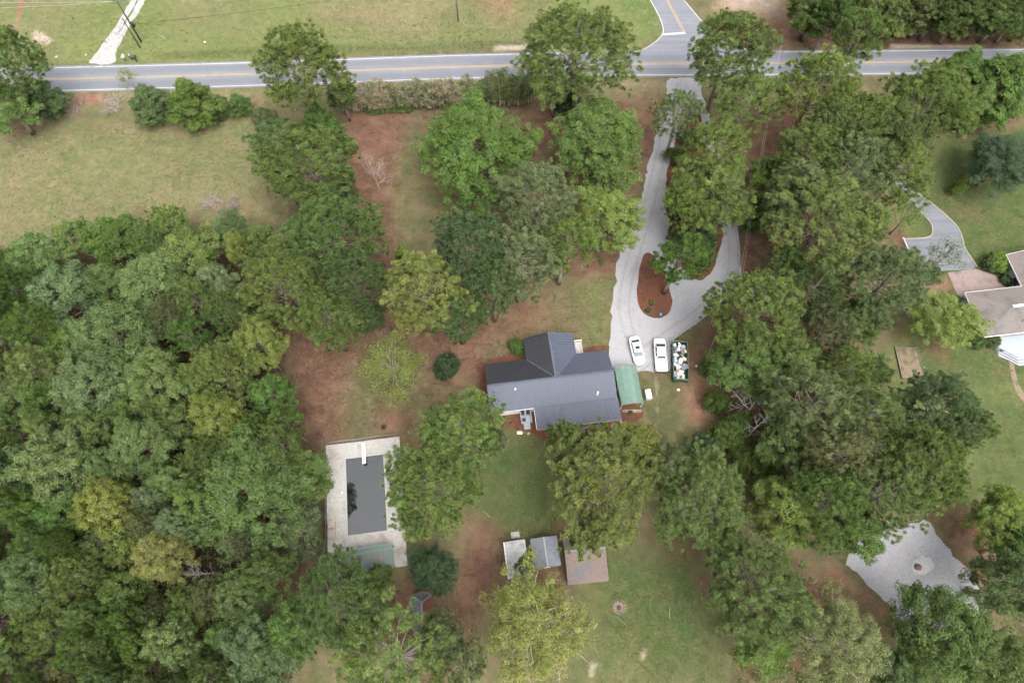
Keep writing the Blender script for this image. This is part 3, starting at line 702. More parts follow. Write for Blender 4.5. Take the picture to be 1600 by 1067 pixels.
a, b = P(1000.5, 570, .55), P(990, 525, .8); d = b - a
car = empty('car', ((a.x+b.x)/2, (a.y+b.y)/2, .02), math.atan2(-(a-b).x, (a-b).y), 'white sedan with sunroof parked on the gravel beside the green carport', 'car', 'cars parked at the house')
recalc(loft([(-2.46,.42,.46,.74),(-2.40,.62,.36,.86),(-2.26,.78,.3,.95),(-2.0,.88,.26,1.0),(-1.2,.92,.24,.98),(0,.93,.24,.95),(.95,.93,.24,.93),(1.6,.91,.24,.86),(2.0,.86,.26,.80),(2.25,.76,.28,.72),(2.4,.6,.32,.66),(2.47,.38,.4,.58)], SECT).build('body', M['car_white'], car))
cab = recalc(loft([(-1.75,.72,.93,.98),(-1.05,.70,.93,1.36),(-.5,.69,.93,1.44),(.15,.68,.93,1.43),(.5,.68,.93,1.36),(1.28,.72,.9,.95)], [(-1,0),(1,0),(.95,.5),(.86,.9),(.6,1),(-.6,1),(-.86,.9),(-.95,.5)]).build('cabin', M['car_white'], car))
M['windscreen'] = mat('windscreen', (0.11, 0.15, 0.17), 0.25, 0.1, 1.0, spec=0.25)  # blue-grey base has the sky's reflection painted in
glass_quad(cab, 'windscreen', [(-.6,.57,1.35),(-.66,1.2,1.0),(.66,1.2,1.0),(.6,.57,1.35)], M['windscreen'], .03)
glass_quad(cab, 'rear_window', [(.56,-1.12,1.345),(.62,-1.66,1.04),(-.62,-1.66,1.04),(-.56,-1.12,1.345)], M['glass'], .03)
glass_quad(cab, 'sunroof', [(-.36,-.42,1.45),(-.36,.12,1.45),(.36,.12,1.45),(.36,-.42,1.45)], M['glass'], .012)
for s in (-1, 1):
    q_ = [(s*.665,.45,1.3),(s*.725,1.0,1.0),(s*.725,-1.35,1.0),(s*.665,-.9,1.3)]
    glass_quad(cab, 'side_window', q_ if s > 0 else q_[::-1], M['glass'], .02)
    m_ = MB(); m_.dome((s*1.0,.88,1.0), .11,.07,.07,8,4,True); m_.build('mirror', M['car_white'], car)
    MB().box(s*.62-.17,s*.62+.17,2.12,2.32,.62,.72).build('headlight', M['lamp_clear'], car)
    MB().box(s*.62-.16,s*.62+.16,-2.4,-2.3,.74,.86).build('tail_light', M['lamp_red'], car)
    for y in (-1.4, 1.42): wheel(car, s*.82, y)
MB().box(-.5,.5,2.36,2.47,.36,.5).build('grille', M['black'], car)

a, b = P(1034, 580, .8), P(1030.5, 528, 1.0)
trk = empty('pickup_truck', ((a.x+b.x)/2, (a.y+b.y)/2, .02), math.atan2(-(b-a).x, (b-a).y), 'white pickup truck with covered bed parked between sedan and dumpster', 'truck', 'cars parked at the house')
recalc(loft([(-2.85,.9,.5,1.08),(-2.78,.97,.45,1.12),(-1.0,.99,.42,1.12),(.6,.99,.42,1.12),(1.6,.98,.42,1.12),(2.2,.96,.45,1.08),(2.55,.88,.48,1.02),(2.74,.72,.52,.96),(2.83,.48,.58,.88)], SECT).build('body', M['car_white'], trk))
cab = recalc(loft([(-.75,.84,1.05,1.12),(-.6,.78,1.05,1.78),(-.2,.76,1.05,1.86),(.7,.75,1.05,1.86),(.95,.74,1.05,1.78),(1.75,.82,1.05,1.1)], [(-1,0),(1,0),(.95,.5),(.88,.9),(.62,1),(-.62,1),(-.88,.9),(-.95,.5)]).build('cabin', M['car_white'], trk))
glass_quad(cab, 'windscreen', [(-.64,1.0,1.78),(-.76,1.7,1.17),(.76,1.7,1.17),(.64,1.0,1.78)], M['glass'], .035)
glass_quad(cab, 'rear_window', [(.6,-.64,1.68),(.64,-.72,1.28),(-.64,-.72,1.28),(-.6,-.64,1.68)], M['glass'], .03)
for s in (-1, 1):
    for y0_, y1_ in ((.2,1.15),(-.5,.1)):
        q_ = [(s*.72,y1_-.25,1.7),(s*.80,y1_,1.22),(s*.80,y0_,1.22),(s*.72,y0_,1.7)]
        glass_quad(cab, 'side_window', q_ if s > 0 else q_[::-1], M['glass'], .025)
    m_ = MB(); m_.dome((s*1.1,1.15,1.25), .12,.08,.12,8,4,True); m_.build('mirror', M['black'], trk)
    MB().box(s*.7-.16,s*.7+.16,2.66,2.82,.78,.93).build('headlight', M['lamp_clear'], trk)
    MB().box(s*.9-.07,s*.9+.07,-2.88,-2.8,.75,1.02).build('tail_light', M['lamp_red'], trk)
    for y in (-1.75, 1.75): wheel(trk, s*.86, y, .39, .26)
bevel(MB().box(-.86,.86,-2.72,-.82,1.1,1.16).build('bed_cover', M['car_white'], trk), .03, 2)
MB().box(-.84,.84,-.81,-.74,1.1,1.2).build('bed_rail', M['grey_metal'], trk)
MB().box(-.88,.88,-3.0,-2.82,.48,.66).build('rear_bumper', M['black'], trk)

# ------------------------------------------------------------------ dumpster full of debris
a, b, c = P(1052, 534, 1.4), P(1073, 533, 1.4), P(1054, 593, 1.4)
DL, DWd = (a-c).length, 2.3
da = math.atan2(-(a-c).x, (a-c).y)
dmid = (P(1052,534,1.4)+P(1073,533,1.4)+P(1054,593,1.4)+P(1076,593,1.4))/4
dum = empty('dumpster', (dmid.x, dmid.y, 0), da, 'open green roll-off dumpster heaped with white rubbish', 'dumpster')
h = DL/2; hw = DWd/2
MB().box(-hw,hw,-h,h,.15,.25).build('floor_pan', M['green_dark'], dum)
for s in (-1, 1):
    wl_ = MB().box(min(s*hw,s*hw-s*.07),max(s*hw,s*hw-s*.07),-h,h,.252,1.4).build('side_wall', M['green_dark'], dum)
    for k in range(8):
        y = -h+.35+k*(DL-.7)/7; MB().box(min(s*(hw+.002),s*(hw+.13)),max(s*(hw+.002),s*(hw+.13)),y-.06,y+.06,.2,1.33).build('rib', M['green_dark'], wl_)
    MB().bar((s*hw,-h-.02,1.45),(s*hw,h+.02,1.45),.09,.09).build('rim_rail', M['wood'] if s > 0 else M['green_metal'], dum)
    MB().box(min(s*hw,s*hw-s*.07)+s*-.3,max(s*hw,s*hw-s*.07)+s*-.3,-h,h,.0,.148).build('skid', M['black'], dum)
    ew = MB().box(-hw+.072,hw-.072,s*h-.035,s*h+.035,.252,1.4).build('end_wall', M['green_dark'], dum)
    MB().bar((-hw+.075,s*h,1.452),(hw-.075,s*h,1.452),.13,.08).build('rim_rail', M['green_metal'], dum)
DR = Matrix.Rotation(da, 3, 'Z')
M['bag_white'] = mat('bag_white', (0.74, 0.72, 0.70), 0.5, 0.12, 5.0); M['card'] = mat('card', (0.50, 0.33, 0.23), 0.9, 0.2, 5.0)
M['peach'] = mat('peach', (0.66, 0.50, 0.42), 0.8, 0.15, 5.0); M['navy'] = mat('navy', (0.03, 0.04, 0.08), 0.6, 0.3, 5.0)
M['paleblue'] = mat('paleblue', (0.34, 0.40, 0.46), 0.6, 0.15, 5.0); M['rust'] = mat('rust', (0.25, 0.12, 0.09), 0.9, 0.3, 5.0)
rd = random.Random(21)
def lump(rx, ry, rz, jit=.18): 
    b = MB(); b.dome((0,0,0), rx, ry, rz, 9, 6, True, jit, rd); return b
for k in range(104):
    x = rd.uniform(-hw+.3, hw-.3); y = rd.uniform(-h+.4, h-.4)
    if x > .5 and y < -h*.45: continue
    lay = k % 3; z = .58 + .4*lay
    kind = rd.choice(['bag']*8 + ['board']*6 + ['box']*1 + ['foam']*1)
    if abs(y - h*.42) < .35 and abs(x+.25) < .3 and lay == 2: kind = 'navy'
    loc = dum.location + DR @ Vector((x, y, z)); rz = rd.uniform(0, 6.28)
    if kind == 'bag': on_thing('rubbish_bag', lump(rd.uniform(.22,.36), rd.uniform(.2,.34), rd.uniform(.18,.28)), M['bag_white'], loc, rz, 'crumpled white rubbish bag heaped in the green dumpster', 'rubbish bag', 'rubbish in the dumpster')
    elif kind == 'board':
        b = MB(); w_, l_ = rd.uniform(.2,.45), rd.uniform(.4,.8); b.box(-w_/2,w_/2,-l_/2,l_/2,-.03,.03)
        pale = rd.random() < .72
        o = on_thing('broken_board', b, M['bag_white'] if pale else M['peach'], loc + Vector((0,0,.12)), rz, 'broken white wallboard scrap lying in the green dumpster' if pale else 'broken peach coloured board lying in the green dumpster', 'board', 'rubbish in the dumpster')
        o.rotation_euler = (rd.uniform(-.3,.3), rd.uniform(-.3,.3), rz)
    elif kind == 'box':
        b = MB(); s_ = rd.uniform(.22,.34); b.box(-s_,s_,-s_*.8,s_*.8,-s_*.5,s_*.5); b.box(-s_*1.02,0,-s_*.82,s_*.82,s_*.5,s_*.53)
        on_thing('cardboard_box', b, M['card'], loc, rz, 'brown cardboard box thrown in the green dumpster', 'box', 'rubbish in the dumpster')
    elif kind == 'foam':
        b = MB(); b.box(-.3,.3,-.35,.35,-.08,.08); b.box(-.25,.25,-.3,.3,.08,.14)
        on_thing('foam_cushion', bevel(b.build('foam_cushion', M['paleblue']), .04, 2) and b, M['paleblue'], loc + Vector((0,0,.1)), rz, 'pale blue foam cushion thrown in the green dumpster', 'cushion', 'rubbish in the dumpster') if False else on_thing('foam_cushion', b, M['paleblue'], loc + Vector((0,0,.1)), rz, 'pale blue foam cushion thrown in the green dumpster', 'cushion', 'rubbish in the dumpster')
for k, (x, y) in enumerate(((-.25, h*.4), (-.5, .1))):
    on_thing('rubbish_bag', lump(.34,.3,.26), M['navy'], dum.location + DR @ Vector((x, y, 1.2)), k, ['dark navy rubbish bag on top of the dumpster heap, upper end', 'dark navy rubbish bag at the dumpster left wall, halfway along'][k], 'rubbish bag')

# ------------------------------------------------------------------ pool, deck, canopy
pw = [P(541,718), P(597,711), P(0,0), P(552,835)]
pu = (P(597,711)-P(541,718)).normalized(); pang = math.atan2(pu.y, pu.x); PW_, PL_ = 5.5, 11.1
pool = empty('swimming_pool', P(541,718), pang, 'rectangular swimming pool of dark green water in a concrete deck', 'swimming pool')
MB().add([(0,0,-.12),(PW_,0,-.12),(PW_,-PL_,-.12),(0,-PL_,-.12)], [(3,2,1,0)]).build('water', M['water'], pool)
# the water lies inside a shallow raised basin so the flat ground sheet need not be cut
pool.location.z = .22
bw = MB()
for x0_, x1_, y0_, y1_ in ((-.02,0,-PL_,0),(PW_,PW_+.02,-PL_,0),(-.02,PW_+.02,0,.02),(-.02,PW_+.02,-PL_-.02,-PL_)): bw.box(x0_,x1_,y0_,y1_,-.2,-.005)
bw.build('basin_wall', M['pool_shell'], pool)
cpg = [(-.28,0-.02,-PL_-.28,.28),(PW_+.02,PW_+.28,-PL_-.28,.28)]
for x0_, x1_, y0_, y1_ in cpg: MB().box(x0_,x1_,y0_,y1_,-.2,.012).build('coping', M['coping'], pool)
for y0_, y1_ in ((.022,.28),(-PL_-.28,-PL_-.022)): MB().box(-.02,PW_+.02,y0_,y1_,-.2,.012).build('coping', M['coping'], pool)
# concrete deck slabs round the pool (pool frame)
dx0, dx1, dy0, dy1 = -2.95, PW_+2.6, -PL_-5.2, 2.5
pd = tag(empty('pool_deck', pool.location.copy(), pang), kind='structure')
def slab(x0_, x1_, y0_, y1_): MB().box(x0_+.012,x1_-.012,y0_+.012,y1_-.012,-.215,0).build('slab', M['concrete'], pd)
for a_, b_ in ((dx0, 1.9), (1.9, dx1)): slab(a_, b_, .28, dy1)
for a_, b_ in ((dx0, -.28), (PW_+.28, dx1)):
    for c_, d_ in ((-PL_*.5, .28), (-PL_-.28, -PL_*.5)): slab(a_, b_, c_, d_)
for a_, b_ in ((dx0, 1.2), (1.2, dx1)): slab(a_, b_, dy0, -PL_-.28)
PR = Matrix.Rotation(pang, 3, 'Z')
def PWd(x, y, z=0): return pool.location + PR @ Vector((x, y, z))
db = empty('diving_board', PWd(2.75, 0, 0), pang, 'white diving board at the top end of the pool', 'diving board')
bevel(MB().box(-.28,.28,-1.15,2.1,.42,.48).build('board', M['white_paint'], db), .02)
MB().box(-.25,.25,1.5,1.95,0,.42).build('base', M['grey_metal'], db); MB().box(-.25,.25,.3,.45,0,.42).build('fulcrum', M['grey_metal'], db)
for k, y in enumerate((-9.35, -10.65)):
    t = empty('crate', PWd(-2.2, y, 0), pang, ['tan square lidded box by the pool fence, farther of two', 'tan square lidded box by the pool fence, nearer of two'][k], 'box', 'boxes beside the pool')
    MB().box(-.48,.48,-.5,.5,0,.5).build('case', M['stone_pale'], t); bevel(MB().box(-.53,.53,-.55,.55,.502,.58).build('lid', M['stone_pale'], t), .02); MB().box(-.15,.15,-.15,.15,.582,.62).build('hatch', M['concrete'], t)
sk = MB(); sk.cyl((0,0),.16,0,.03,14); on_thing('skimmer_lid', sk, M['white_paint'], PWd(-.75,-4.9,.002), 0, 'small white round skimmer lid on the left pool deck', 'lid')
# low picket fence along the wooded side
fn = empty('fence', PWd(dx0-.12, 0, -.22), pang, 'low dark weathered post fence along the left side of the pool', 'fence')
for k in range(22):
    y = 1.8 - k*.85; hh = 1.15 + .12*math.sin(k*2.1)
    MB().box(-.06,.06,y-.06,y+.06,0,hh).build('post', M['dark_wood'], fn)
for z in (.45, 1.0): MB().bar((.085,1.9,z),(.085,-16.2,z),.04,.12).build('rail', M['grey_wood'], fn)
fn = empty('border_timber', PWd(dx0, dy1+.35, -.22), pang, 'weathered log edging above the top end of the pool deck', 'log')
t = MB(); t.tube([(-1.2,0,.14),(2,.12,.16),(5,.05,.15),(8,.15,.14),(10.8,.1,.12)], [.13,.15,.14,.13,.1], 9); t.build('log', M['grey_wood'], fn)
# flat canopy over the lower deck
cn = empty('pool_canopy', PWd(3.1, -PL_-3.75, -.22), pang+.03, 'green edged pool canopy roof littered with pine straw', 'canopy')
roof_plane('roof', [(-3.45,-1.7,2.25),(3.45,-1.7,2.25),(3.45,1.35,2.5),(-3.45,1.35,2.5)], M['canopy'], cn, True, 0, .6, M['canopy'], .08, .07, .04)
for y, z in ((1.38,2.5),(.75,2.49),(-1.73,2.25)): MB().bar((-3.5,y,z),(3.5,y,z),.1,.16).build('edge_beam', M['green_metal'], cn)
for x in (-3.3,0,3.3):
    for y, z in ((1.2,2.4),(-1.55,2.15)): MB().box(x-.06,x+.06,y-.06,y+.06,0,z).build('post', M['green_metal'], cn)

# ------------------------------------------------------------------ sheds
def gable_shed(name, c, ang, L, W, eave, ridge, roofm, wallm, label, ridge_along='y', ribs=None, cat='shed', lean=0.0):
    s = empty(name, (c[0], c[1], 0), ang, label, cat)
    hl, hw_ = L/2, W/2
    if ridge_along == 'y':
        A = [(-hw_,-hl,eave),(-hw_,hl,eave),(lean,hl,ridge),(lean,-hl,ridge)]; B = [(hw_,-hl,eave),(hw_,hl,eave),(lean,hl,ridge),(lean,-hl,ridge)]; ax = 1
    else:
        A = [(-hw_,-hl,eave),(hw_,-hl,eave),(hw_,lean,ridge),(-hw_,lean,ridge)]; B = [(-hw_,hl,eave),(hw_,hl,eave),(hw_,lean,ridge),(-hw_,lean,ridge)]; ax = 0
    for q_ in (A, B): roof_plane('roof_slope', q_, roofm, s, bool(ribs), ax, ribs or 1, roofm, .06, .06, .035)
    w_ = MB(); i = .22; w_.box(-hw_+i,hw_-i,-hl+i,hl-i,0,eave-.08)
    if ridge_along == 'y':
        for y in (-hl+i, hl-i): w_.add([(-hw_+i,y,eave-.08),(hw_-i,y,eave-.08),(lean,y,ridge-.12)], [(0,1,2)])
        MB().bar((lean,-hl,ridge+.02),(lean,hl,ridge+.02),.2,.03).build('ridge_cap', M['grey_metal'] if roofm != M['shed_white'] else roofm, s)
    else:
        for x in (-hw_+i, hw_-i): w_.add([(x,-hl+i,eave-.08),(x,hl-i,eave-.08),(x,lean,ridge-.12)], [(0,1,2)])
        MB().bar((-hw_,lean,ridge+.02),(hw_,lean,ridge+.02),.3,.03).build('ridge_cap', M['shed_grey'], s)
    w_.build('wall', wallm, s)
    d_ = MB().box(-.5,.5,-hl+i-.05,-hl+i-.004,.02,1.9).build('door', M['white_paint'], s); MB().box(.36,.42,-hl+i-.09,-hl+i-.05,.95,1.1).build('handle', M['black'], d_)
    return s
sa = math.radians(8)
s1 = gable_shed('shed', ((-1.06+1.87+2.44-.0)/2 - .95, 11.75), sa, 4.9, 2.95, 2.1, 2.35, M['shed_white'], M['shed_white'], 'narrow white metal roofed shed, leftmost of the three sheds', 'y', .5)
MB().bar((-1.5,-2.45,2.16),(-1.5,2.45,2.16),.14,.1).build('gutter', M['white_paint'], s1)
s2 = gable_shed('shed', (4.63, 12.65), math.radians(7.5), 4.0, 3.75, 2.1, 2.65, M['shed_grey'], M['grey_wood'], 'grey metal gabled shed in the middle of the three sheds', 'y', .3)
s3 = gable_shed('shed', (10.05, 11.75), math.radians(5.5), 6.3, 5.6, 2.3, 3.75, M['shed_straw'], M['grey_wood'], 'largest shed with grey roof covered in brown pine straw', 'x', None, lean=1.05)
b = MB(); b.box(-.6,.6,-.45,.45,0,.18); b.box(-.5,.5,-.35,.35,.18,.3)
on_thing('step_block', b, M['concrete'], P(805,836), sa, 'small concrete step block above the white shed', 'step')
# little Y shaped hip roofed playhouse near the bottom edge
pc = P(659, 958, 0)
ph = empty('playhouse', (pc.x, pc.y, 0), math.radians(3), 'small grey playhouse with Y shaped gabled roof under the trees', 'playhouse')
jx, jy, jz = .3, 1.25, 2.5
roof_plane('roof_slope', [(-1.0,-2.4,1.7),(jx+.05,-2.4,2.35),(jx,jy,jz),(-1.15,2.2,1.95)], M['slate'], ph)
roof_plane('roof_slope', [(1.7,-2.3,1.6),(jx+.06,-2.4,2.35),(jx+.02,jy,jz),(1.75,2.3,1.7)], M['mulch'], ph)
roof_plane('roof_slope', [(-1.15,2.21,1.96),(jx,jy+.01,jz+.01),(1.75,2.35,1.72),(.4,2.75,1.8)], M['slate'], ph)
for a_, b_ in (((jx,jy,jz+.04),(jx+.05,-2.4,2.39)), ((jx,jy,jz+.04),(-1.15,2.2,1.99)), ((jx,jy,jz+.04),(1.75,2.33,1.75))): MB().bar(a_, b_, .2, .05).build('ridge_cap', M['shed_grey'], ph)
MB().box(-.8,1.4,-2.1,1.9,0,1.58).build('wall', M['grey_wood'], ph); window(ph, (.3,-2.12,1.0), .7, .6, (0,-1,0), frame=M['grey_wood'])
ch = empty('lawn_chair', P(645, 942), .6, 'round white chair standing left of the grey playhouse', 'chair')
b = MB(); b.cyl((0,0),.42,.4,.46,14); b.build('seat', M['bluewhite'], ch)
b = MB(); b.dome((-.05,.3,.66),.42,.12,.36,12,6,True); b.build('backrest', M['bluewhite'], ch)
for x in (-.28,.28):
    for y in (-.28,.28): MB().box(x-.03,x+.03,y-.03,y+.03,0,.4).build('leg', M['bluewhite'], ch)

# ------------------------------------------------------------------ neighbour's house
NA = math.radians(7.2)
nb = empty('neighbour_house', (73.26, 52.94, 0), NA, 'pale house with brown shingle hip roofs at the right edge', 'house')
W2 = 26.0; D2 = 7.9
SH = M['shingle']
roof_plane('roof_slope', [(0,0,2.8),(W2,0,2.8),(W2-3.9,-3.95,4.3),(5.2,-3.95,4.3)], SH, nb)
roof_plane('roof_slope', [(0,-D2,2.8),(W2,-D2,2.8),(W2-3.9,-3.95,4.3),(5.2,-3.95,4.3)], SH, nb)
roof_plane('roof_slope', [(0,0,2.8),(0,-D2,2.8),(5.2,-3.95,4.3)], SH, nb)
roof_plane('roof_slope', [(W2,0,2.8),(W2,-D2,2.8),(W2-3.9,-3.95,4.3)], SH, nb)
MB().bar((5.3,-3.95,4.36),(W2-4,-3.95,4.36),.42,.08).build('ridge_vent', M['white_paint'], nb)
roof_plane('roof_slope', [(9.7,6.0,2.8),(9.7,-.05,2.8),(14.2,-.05,4.25),(14.2,6.0,4.25)], SH, nb)
roof_plane('roof_slope', [(18.7,6.0,2.8),(18.7,-.05,2.8),(14.2,-.05,4.25),(14.2,6.0,4.25)], SH, nb)
g = MB(); g.bar((-.02,.03,2.70),(W2,.03,2.70),.07,.16); g.bar((-.02,-D2-.03,2.70),(W2,-D2-.03,2.70),.07,.16); g.build('gutter', M['white_paint'], nb)
g = MB(); g.bar((-.03,.02,2.70),(-.03,-D2,2.70),.06,.15); g.bar((9.67,-.05,2.70),(9.67,6,2.70),.06,.15); g.bar((9.67,6.03,2.74),(14.2,6.03,4.16),.06,.15); g.build('gutter', M['white_paint'], nb)
w = MB(); w.box(.5,W2-.5,-D2+.5,-.5,0,2.6); w.box(10.2,18.2,-.5,5.6,0,2.58); w.build('wall', M['bluewhite'], nb)
window(nb, (10.18,1.5,1.4), 1.6, 1.2, (-1,0,0)); window(nb, (4.2,-D2+.48,1.5), 1.2, .8, (0,-1,0)); window(nb, (7.0,-D2+.48,1.5), 1.2, .8, (0,-1,0))
v = MB(); v.cyl((6.6,-6.4),.12,3.2,3.85,12); v.dome((6.6,-6.4,3.85),.2,.2,.1,12,3); v.build('vent_pipe', M['white_paint'], nb)
# stepped terrace behind it
tc = nb.matrix_basis @ Vector((3.2, -D2, 0))
tr_ = empty('terrace', (tc.x, tc.y, 0), NA, 'pale stepped terrace behind the neighbouring house', 'terrace')
for k in range(4):
    e = .42*k
    pts = [(0-e*.2,.42),(0-e*.2,-1.3-e),(1.0,-2.2-e),(2.2,-3.3-e),(9,-3.3-e),(9,.42)]
    z1 = .64 - .16*k; vs = [(x,y,0 if False else max(0,z1-.16)) for x,y in pts] + [(x,y,z1-.002*k) for x,y in pts]; n = len(pts)
    o = MB().add(vs, [tuple(range(n)), tuple(range(n,2*n))] + [(i,(i+1)%n,n+(i+1)%n,n+i) for i in range(n)]).build('tread', M['bluewhite'], tr_); recalc(o)
    if k:
        n_ = MB()
        for p_, q_ in zip(pts[1:4], pts[2:5]): n_.bar((p_[0],p_[1],z1+.012),(q_[0],q_[1],z1+.012),.07,.02)
        n_.build('nosing', M['grey_wood'], o)
for k, (x, y) in enumerate(((.55,.12),(.35,-1.75))):
    b = MB(); b.box(-.35,.35,-.22,.22,0,.03); on_thing('doormat', b, M['black'], tr_.matrix_basis @ Vector((x,y,.66 if k==0 else .5)), NA, ['dark mat on the neighbour terrace close to the wall', 'dark mat on the neighbour terrace at its path end'][k], 'mat')
# sand bed with timber frame
gb = empty('garden_bed', P(1397,543), math.atan2((P(1432,543.5)-P(1397,543)).y, (P(1432,543.5)-P(1397,543)).x), 'rectangular raised bed of bare soil with timber frame on the neighbour lawn', 'garden bed')
gw = (P(1432,543.5)-P(1397,543)).length; gl = (P(1406,592)-P(1397,543)).length
MB().box(.1,gw-.1,-gl+.1,-.1,0,.18).build('soil', M['soil'], gb)
for x0_, x1_, y0_, y1_ in ((0,.1,-gl,0),(gw-.1,gw,-gl,0),(.102,gw-.102,-.1,0),(.102,gw-.102,-gl,-gl+.1)): MB().box(x0_,x1_,y0_,y1_,0,.3).build('board', M['grey_wood'], gb)
# retaining timber rail beside neighbour's parking
rw = empty('barrier_rail', P(1412,374), 0, 'white parking barrier rail on the left edge of the neighbour drive', 'barrier')
q1 = P(1429,414) - P(1412,374)
MB().bar((-.25,.1,.4),(q1.x-.25,q1.y,.4),.12,.22).build('rail', M['white_paint'], rw)
for t in (0,.33,.66,1): MB().box(q1.x*t-.33,q1.x*t-.17,q1.y*t-.08,q1.y*t+.08,0,.5).build('post', M['white_paint'], rw)
dp = MB(); dp.tube([(0,0,.1),(2.4,.3,.1)],[.05,.05],8); 
on_thing('white_pipe', dp, M['white_paint'], P(1443,573), math.radians(-75), 'thin white pipe lying on grass right of the garden bed', 'pipe')

# ------------------------------------------------------------------ poles, wires, signs, roadside things
pole_h = height_of(221, 66, 181.5, 3); p0 = P(221, 66)
up = empty('utility_pole', p0, 0, 'tall dark utility pole with crossarm and transformer at the gravel track', 'utility pole')
t = MB(); t.tube([(0,0,0),(0,0,pole_h)], [.17,.11], 12); t.build('pole', M['pole'], up)
MB().box(-1.2,1.2,-.06,.06,pole_h-.35,pole_h-.22).build('crossarm', M['grey_wood'], up)
for x in (-1.1,-.4,.4,1.1): b = MB(); b.cyl((x,0),.06,pole_h-.22,pole_h+.02,8); b.build('insulator', M['grey_metal'], up)
b = MB(); b.cyl((.38,0),.26,pole_h*.40,pole_h*.40+.95,14); b.dome((.38,0,pole_h*.40+.95),.26,.26,.1,14,3); b.build('transformer', M['black'], up)
ph2 = height_of(219, 75, 189, 28)
u2 = empty('utility_pole', P(219,75), 0, 'shorter thin dark pole standing in front of the transformer pole', 'utility pole')
t = MB(); t.tube([(0,0,0),(0,0,ph2)], [.12,.08], 10); t.build('pole', M['pole'], u2); MB().box(-.06,.06,-.06,.06,ph2+.001,ph2+.05).build('cap', M['grey_metal'], u2)
u3 = empty('utility_pole', P(716,34), 0, 'slim utility pole on the verge above the road', 'utility pole')
t = MB(); t.tube([(0,0,0),(0,0,9.5)], [.15,.1], 12); t.build('pole', M['grey_wood'], u3); MB().box(-.9,.9,-.05,.05,9.1,9.22).build('crossarm', M['grey_wood'], u3)
def wire(a, b, sag, label, r=.028, name='power_line', m=None):
    pts = [Vector(a).lerp(Vector(b), t/24) - Vector((0,0,sag*4*(t/24)*(1-t/24))) for t in range(25)]
    o = MB().tube(pts, [r]*25, 5).build(name, m or M['wire']); return tag(o, label, 'cable', 'overhead cables')
pt = Vector((p0.x, p0.y, pole_h))
wire(pt + Vector((-1.1,0,0)), pt + Vector((-70,2,0)), .8, 'upper overhead power line running left from the tall pole')
wire(pt + Vector((-.4,0,0)), pt + Vector((-70,-2,-.3)), .9, 'lower overhead power line running left from the tall pole')
p3 = P(716,34) + Vector((0,0,9.2))
wire(pt + Vector((1.1,0,0)), p3 + Vector((90,30,8)), 1.2, 'upper overhead power line running right from the tall pole')
wire(pt + Vector((.4,0,-.2)), p3 + Vector((90,22,6)), 1.2, 'lower overhead power line running right from the tall pole')
wire(Vector((p0.x,p0.y,pole_h*.45)), p3, .6, 'dark cable between the tall pole and the slim pole', .03, m=M['black'])
wire(p3, p3 + Vector((90,6,0)), .6, 'dark cable running right from the slim verge pole', .03, m=M['black'])
wire(P(1222,60,9), P(1150,470,5.5), .8, 'upper of two thin cables crossing the right hand drive', .022)
wire(P(1224,60,8.6), P(1154,470,5.1), .8, 'lower of two thin cables crossing the right hand drive', .022)
def mailbox(px, py, m, label):
    t = empty('mailbox', P(px, py), 0, label, 'mailbox', 'mailboxes by the gravel track')
    MB().box(-.06,.06,-.06,.06,0,1.0).build('post', M['dark_wood'], t)
    b = MB(); b.tube([(0,-.35,1.2),(0,.35,1.2)], [.26,.26], 12); b.box(-.26,.26,-.35,.35,1.0,1.2); b.build('box', m, t)
    MB().box(.262,.28,-.05,.1,1.15,1.4).build('flag', M['red'], t)
mailbox(196.5, 96, M['white_paint'], 'white mailbox on the road verge, nearest the gravel track')
mailbox(207, 94, M['grey_metal'], 'grey mailbox on the road verge between the other two')
mailbox(214, 97, M['black'], 'black mailbox on the road verge, farthest from the gravel track')
sg = empty('road_sign', P(1022,54), 0, 'grey backed stop sign on a post at the side road corner', 'sign')
MB().box(-.03,.03,-.03,.03,0,2.1).build('post', M['grey_metal'], sg)
b = MB(); pts = [(.38*math.cos(math.pi/8+k*math.pi/4), .38*math.sin(math.pi/8+k*math.pi/4)) for k in range(8)]
b.add([(x,-.04,2.4+y) for x,y in pts]+[(x,-.055,2.4+y) for x,y in pts], [tuple(range(8)), tuple(reversed(range(8,16)))] + [(i,(i+1)%8,8+(i+1)%8,8+i) for i in range(8)]); recalc(b.build('plate', M['sign'], sg))

# ------------------------------------------------------------------ small things in the yard
bx = bevel(MB().box(-.45,.45,-.75,.75,0,.85).build('chest_freezer', M['white_paint']), .05, 2); bx.location = P(1012,618); bx.rotation_euler = (0,0,TH)
tag(bx, 'white chest freezer standing on grass right of the carport', 'freezer')
b = MB(); b.tube([(0,0,0),(0,0,.1),(0,0,.5),(0,0,.72),(0,0,.8)], [.2,.26,.28,.2,.1], 14); bk = b.build('water_jug', M['blue']); bk.location = P(1031.5,493,.02)
tag(bk, 'light blue water jug at the tip of the mulch island', 'jug'); MB().box(-.12,.12,-.42,-.2,0,.18).build('spigot_stand', M['black'], bk)
for k in range(5):
    b = MB(); b.tube([(-1.5,0,.06),(0,rd.uniform(-.05,.05),.09),(1.5,0,.07)], [.05,.045,.035], 7)
    o = on_thing('bamboo_pole', b, M['stone_pale'], P(987,640.5+k*.9,.02+.02*k), TH*.2 + rd.uniform(-.06,.06), 'pale bamboo pole in the small pile below the carport', 'pole', 'bamboo poles below the carport')
def stick(px, py, L, ang, m, label, r=.04, z=.02):
    b = MB(); b.tube([(-L/2,0,r),(0,.04*L,r*1.3),(L/2,0,r)], [r,r*.9,r*.6], 6); return on_thing('stick', b, m, P(px,py,z), math.radians(ang), label, 'stick')
stick(1112,543,3.0,68,M['peach'],'long orange brown stick on bare ground right of the dumpster')
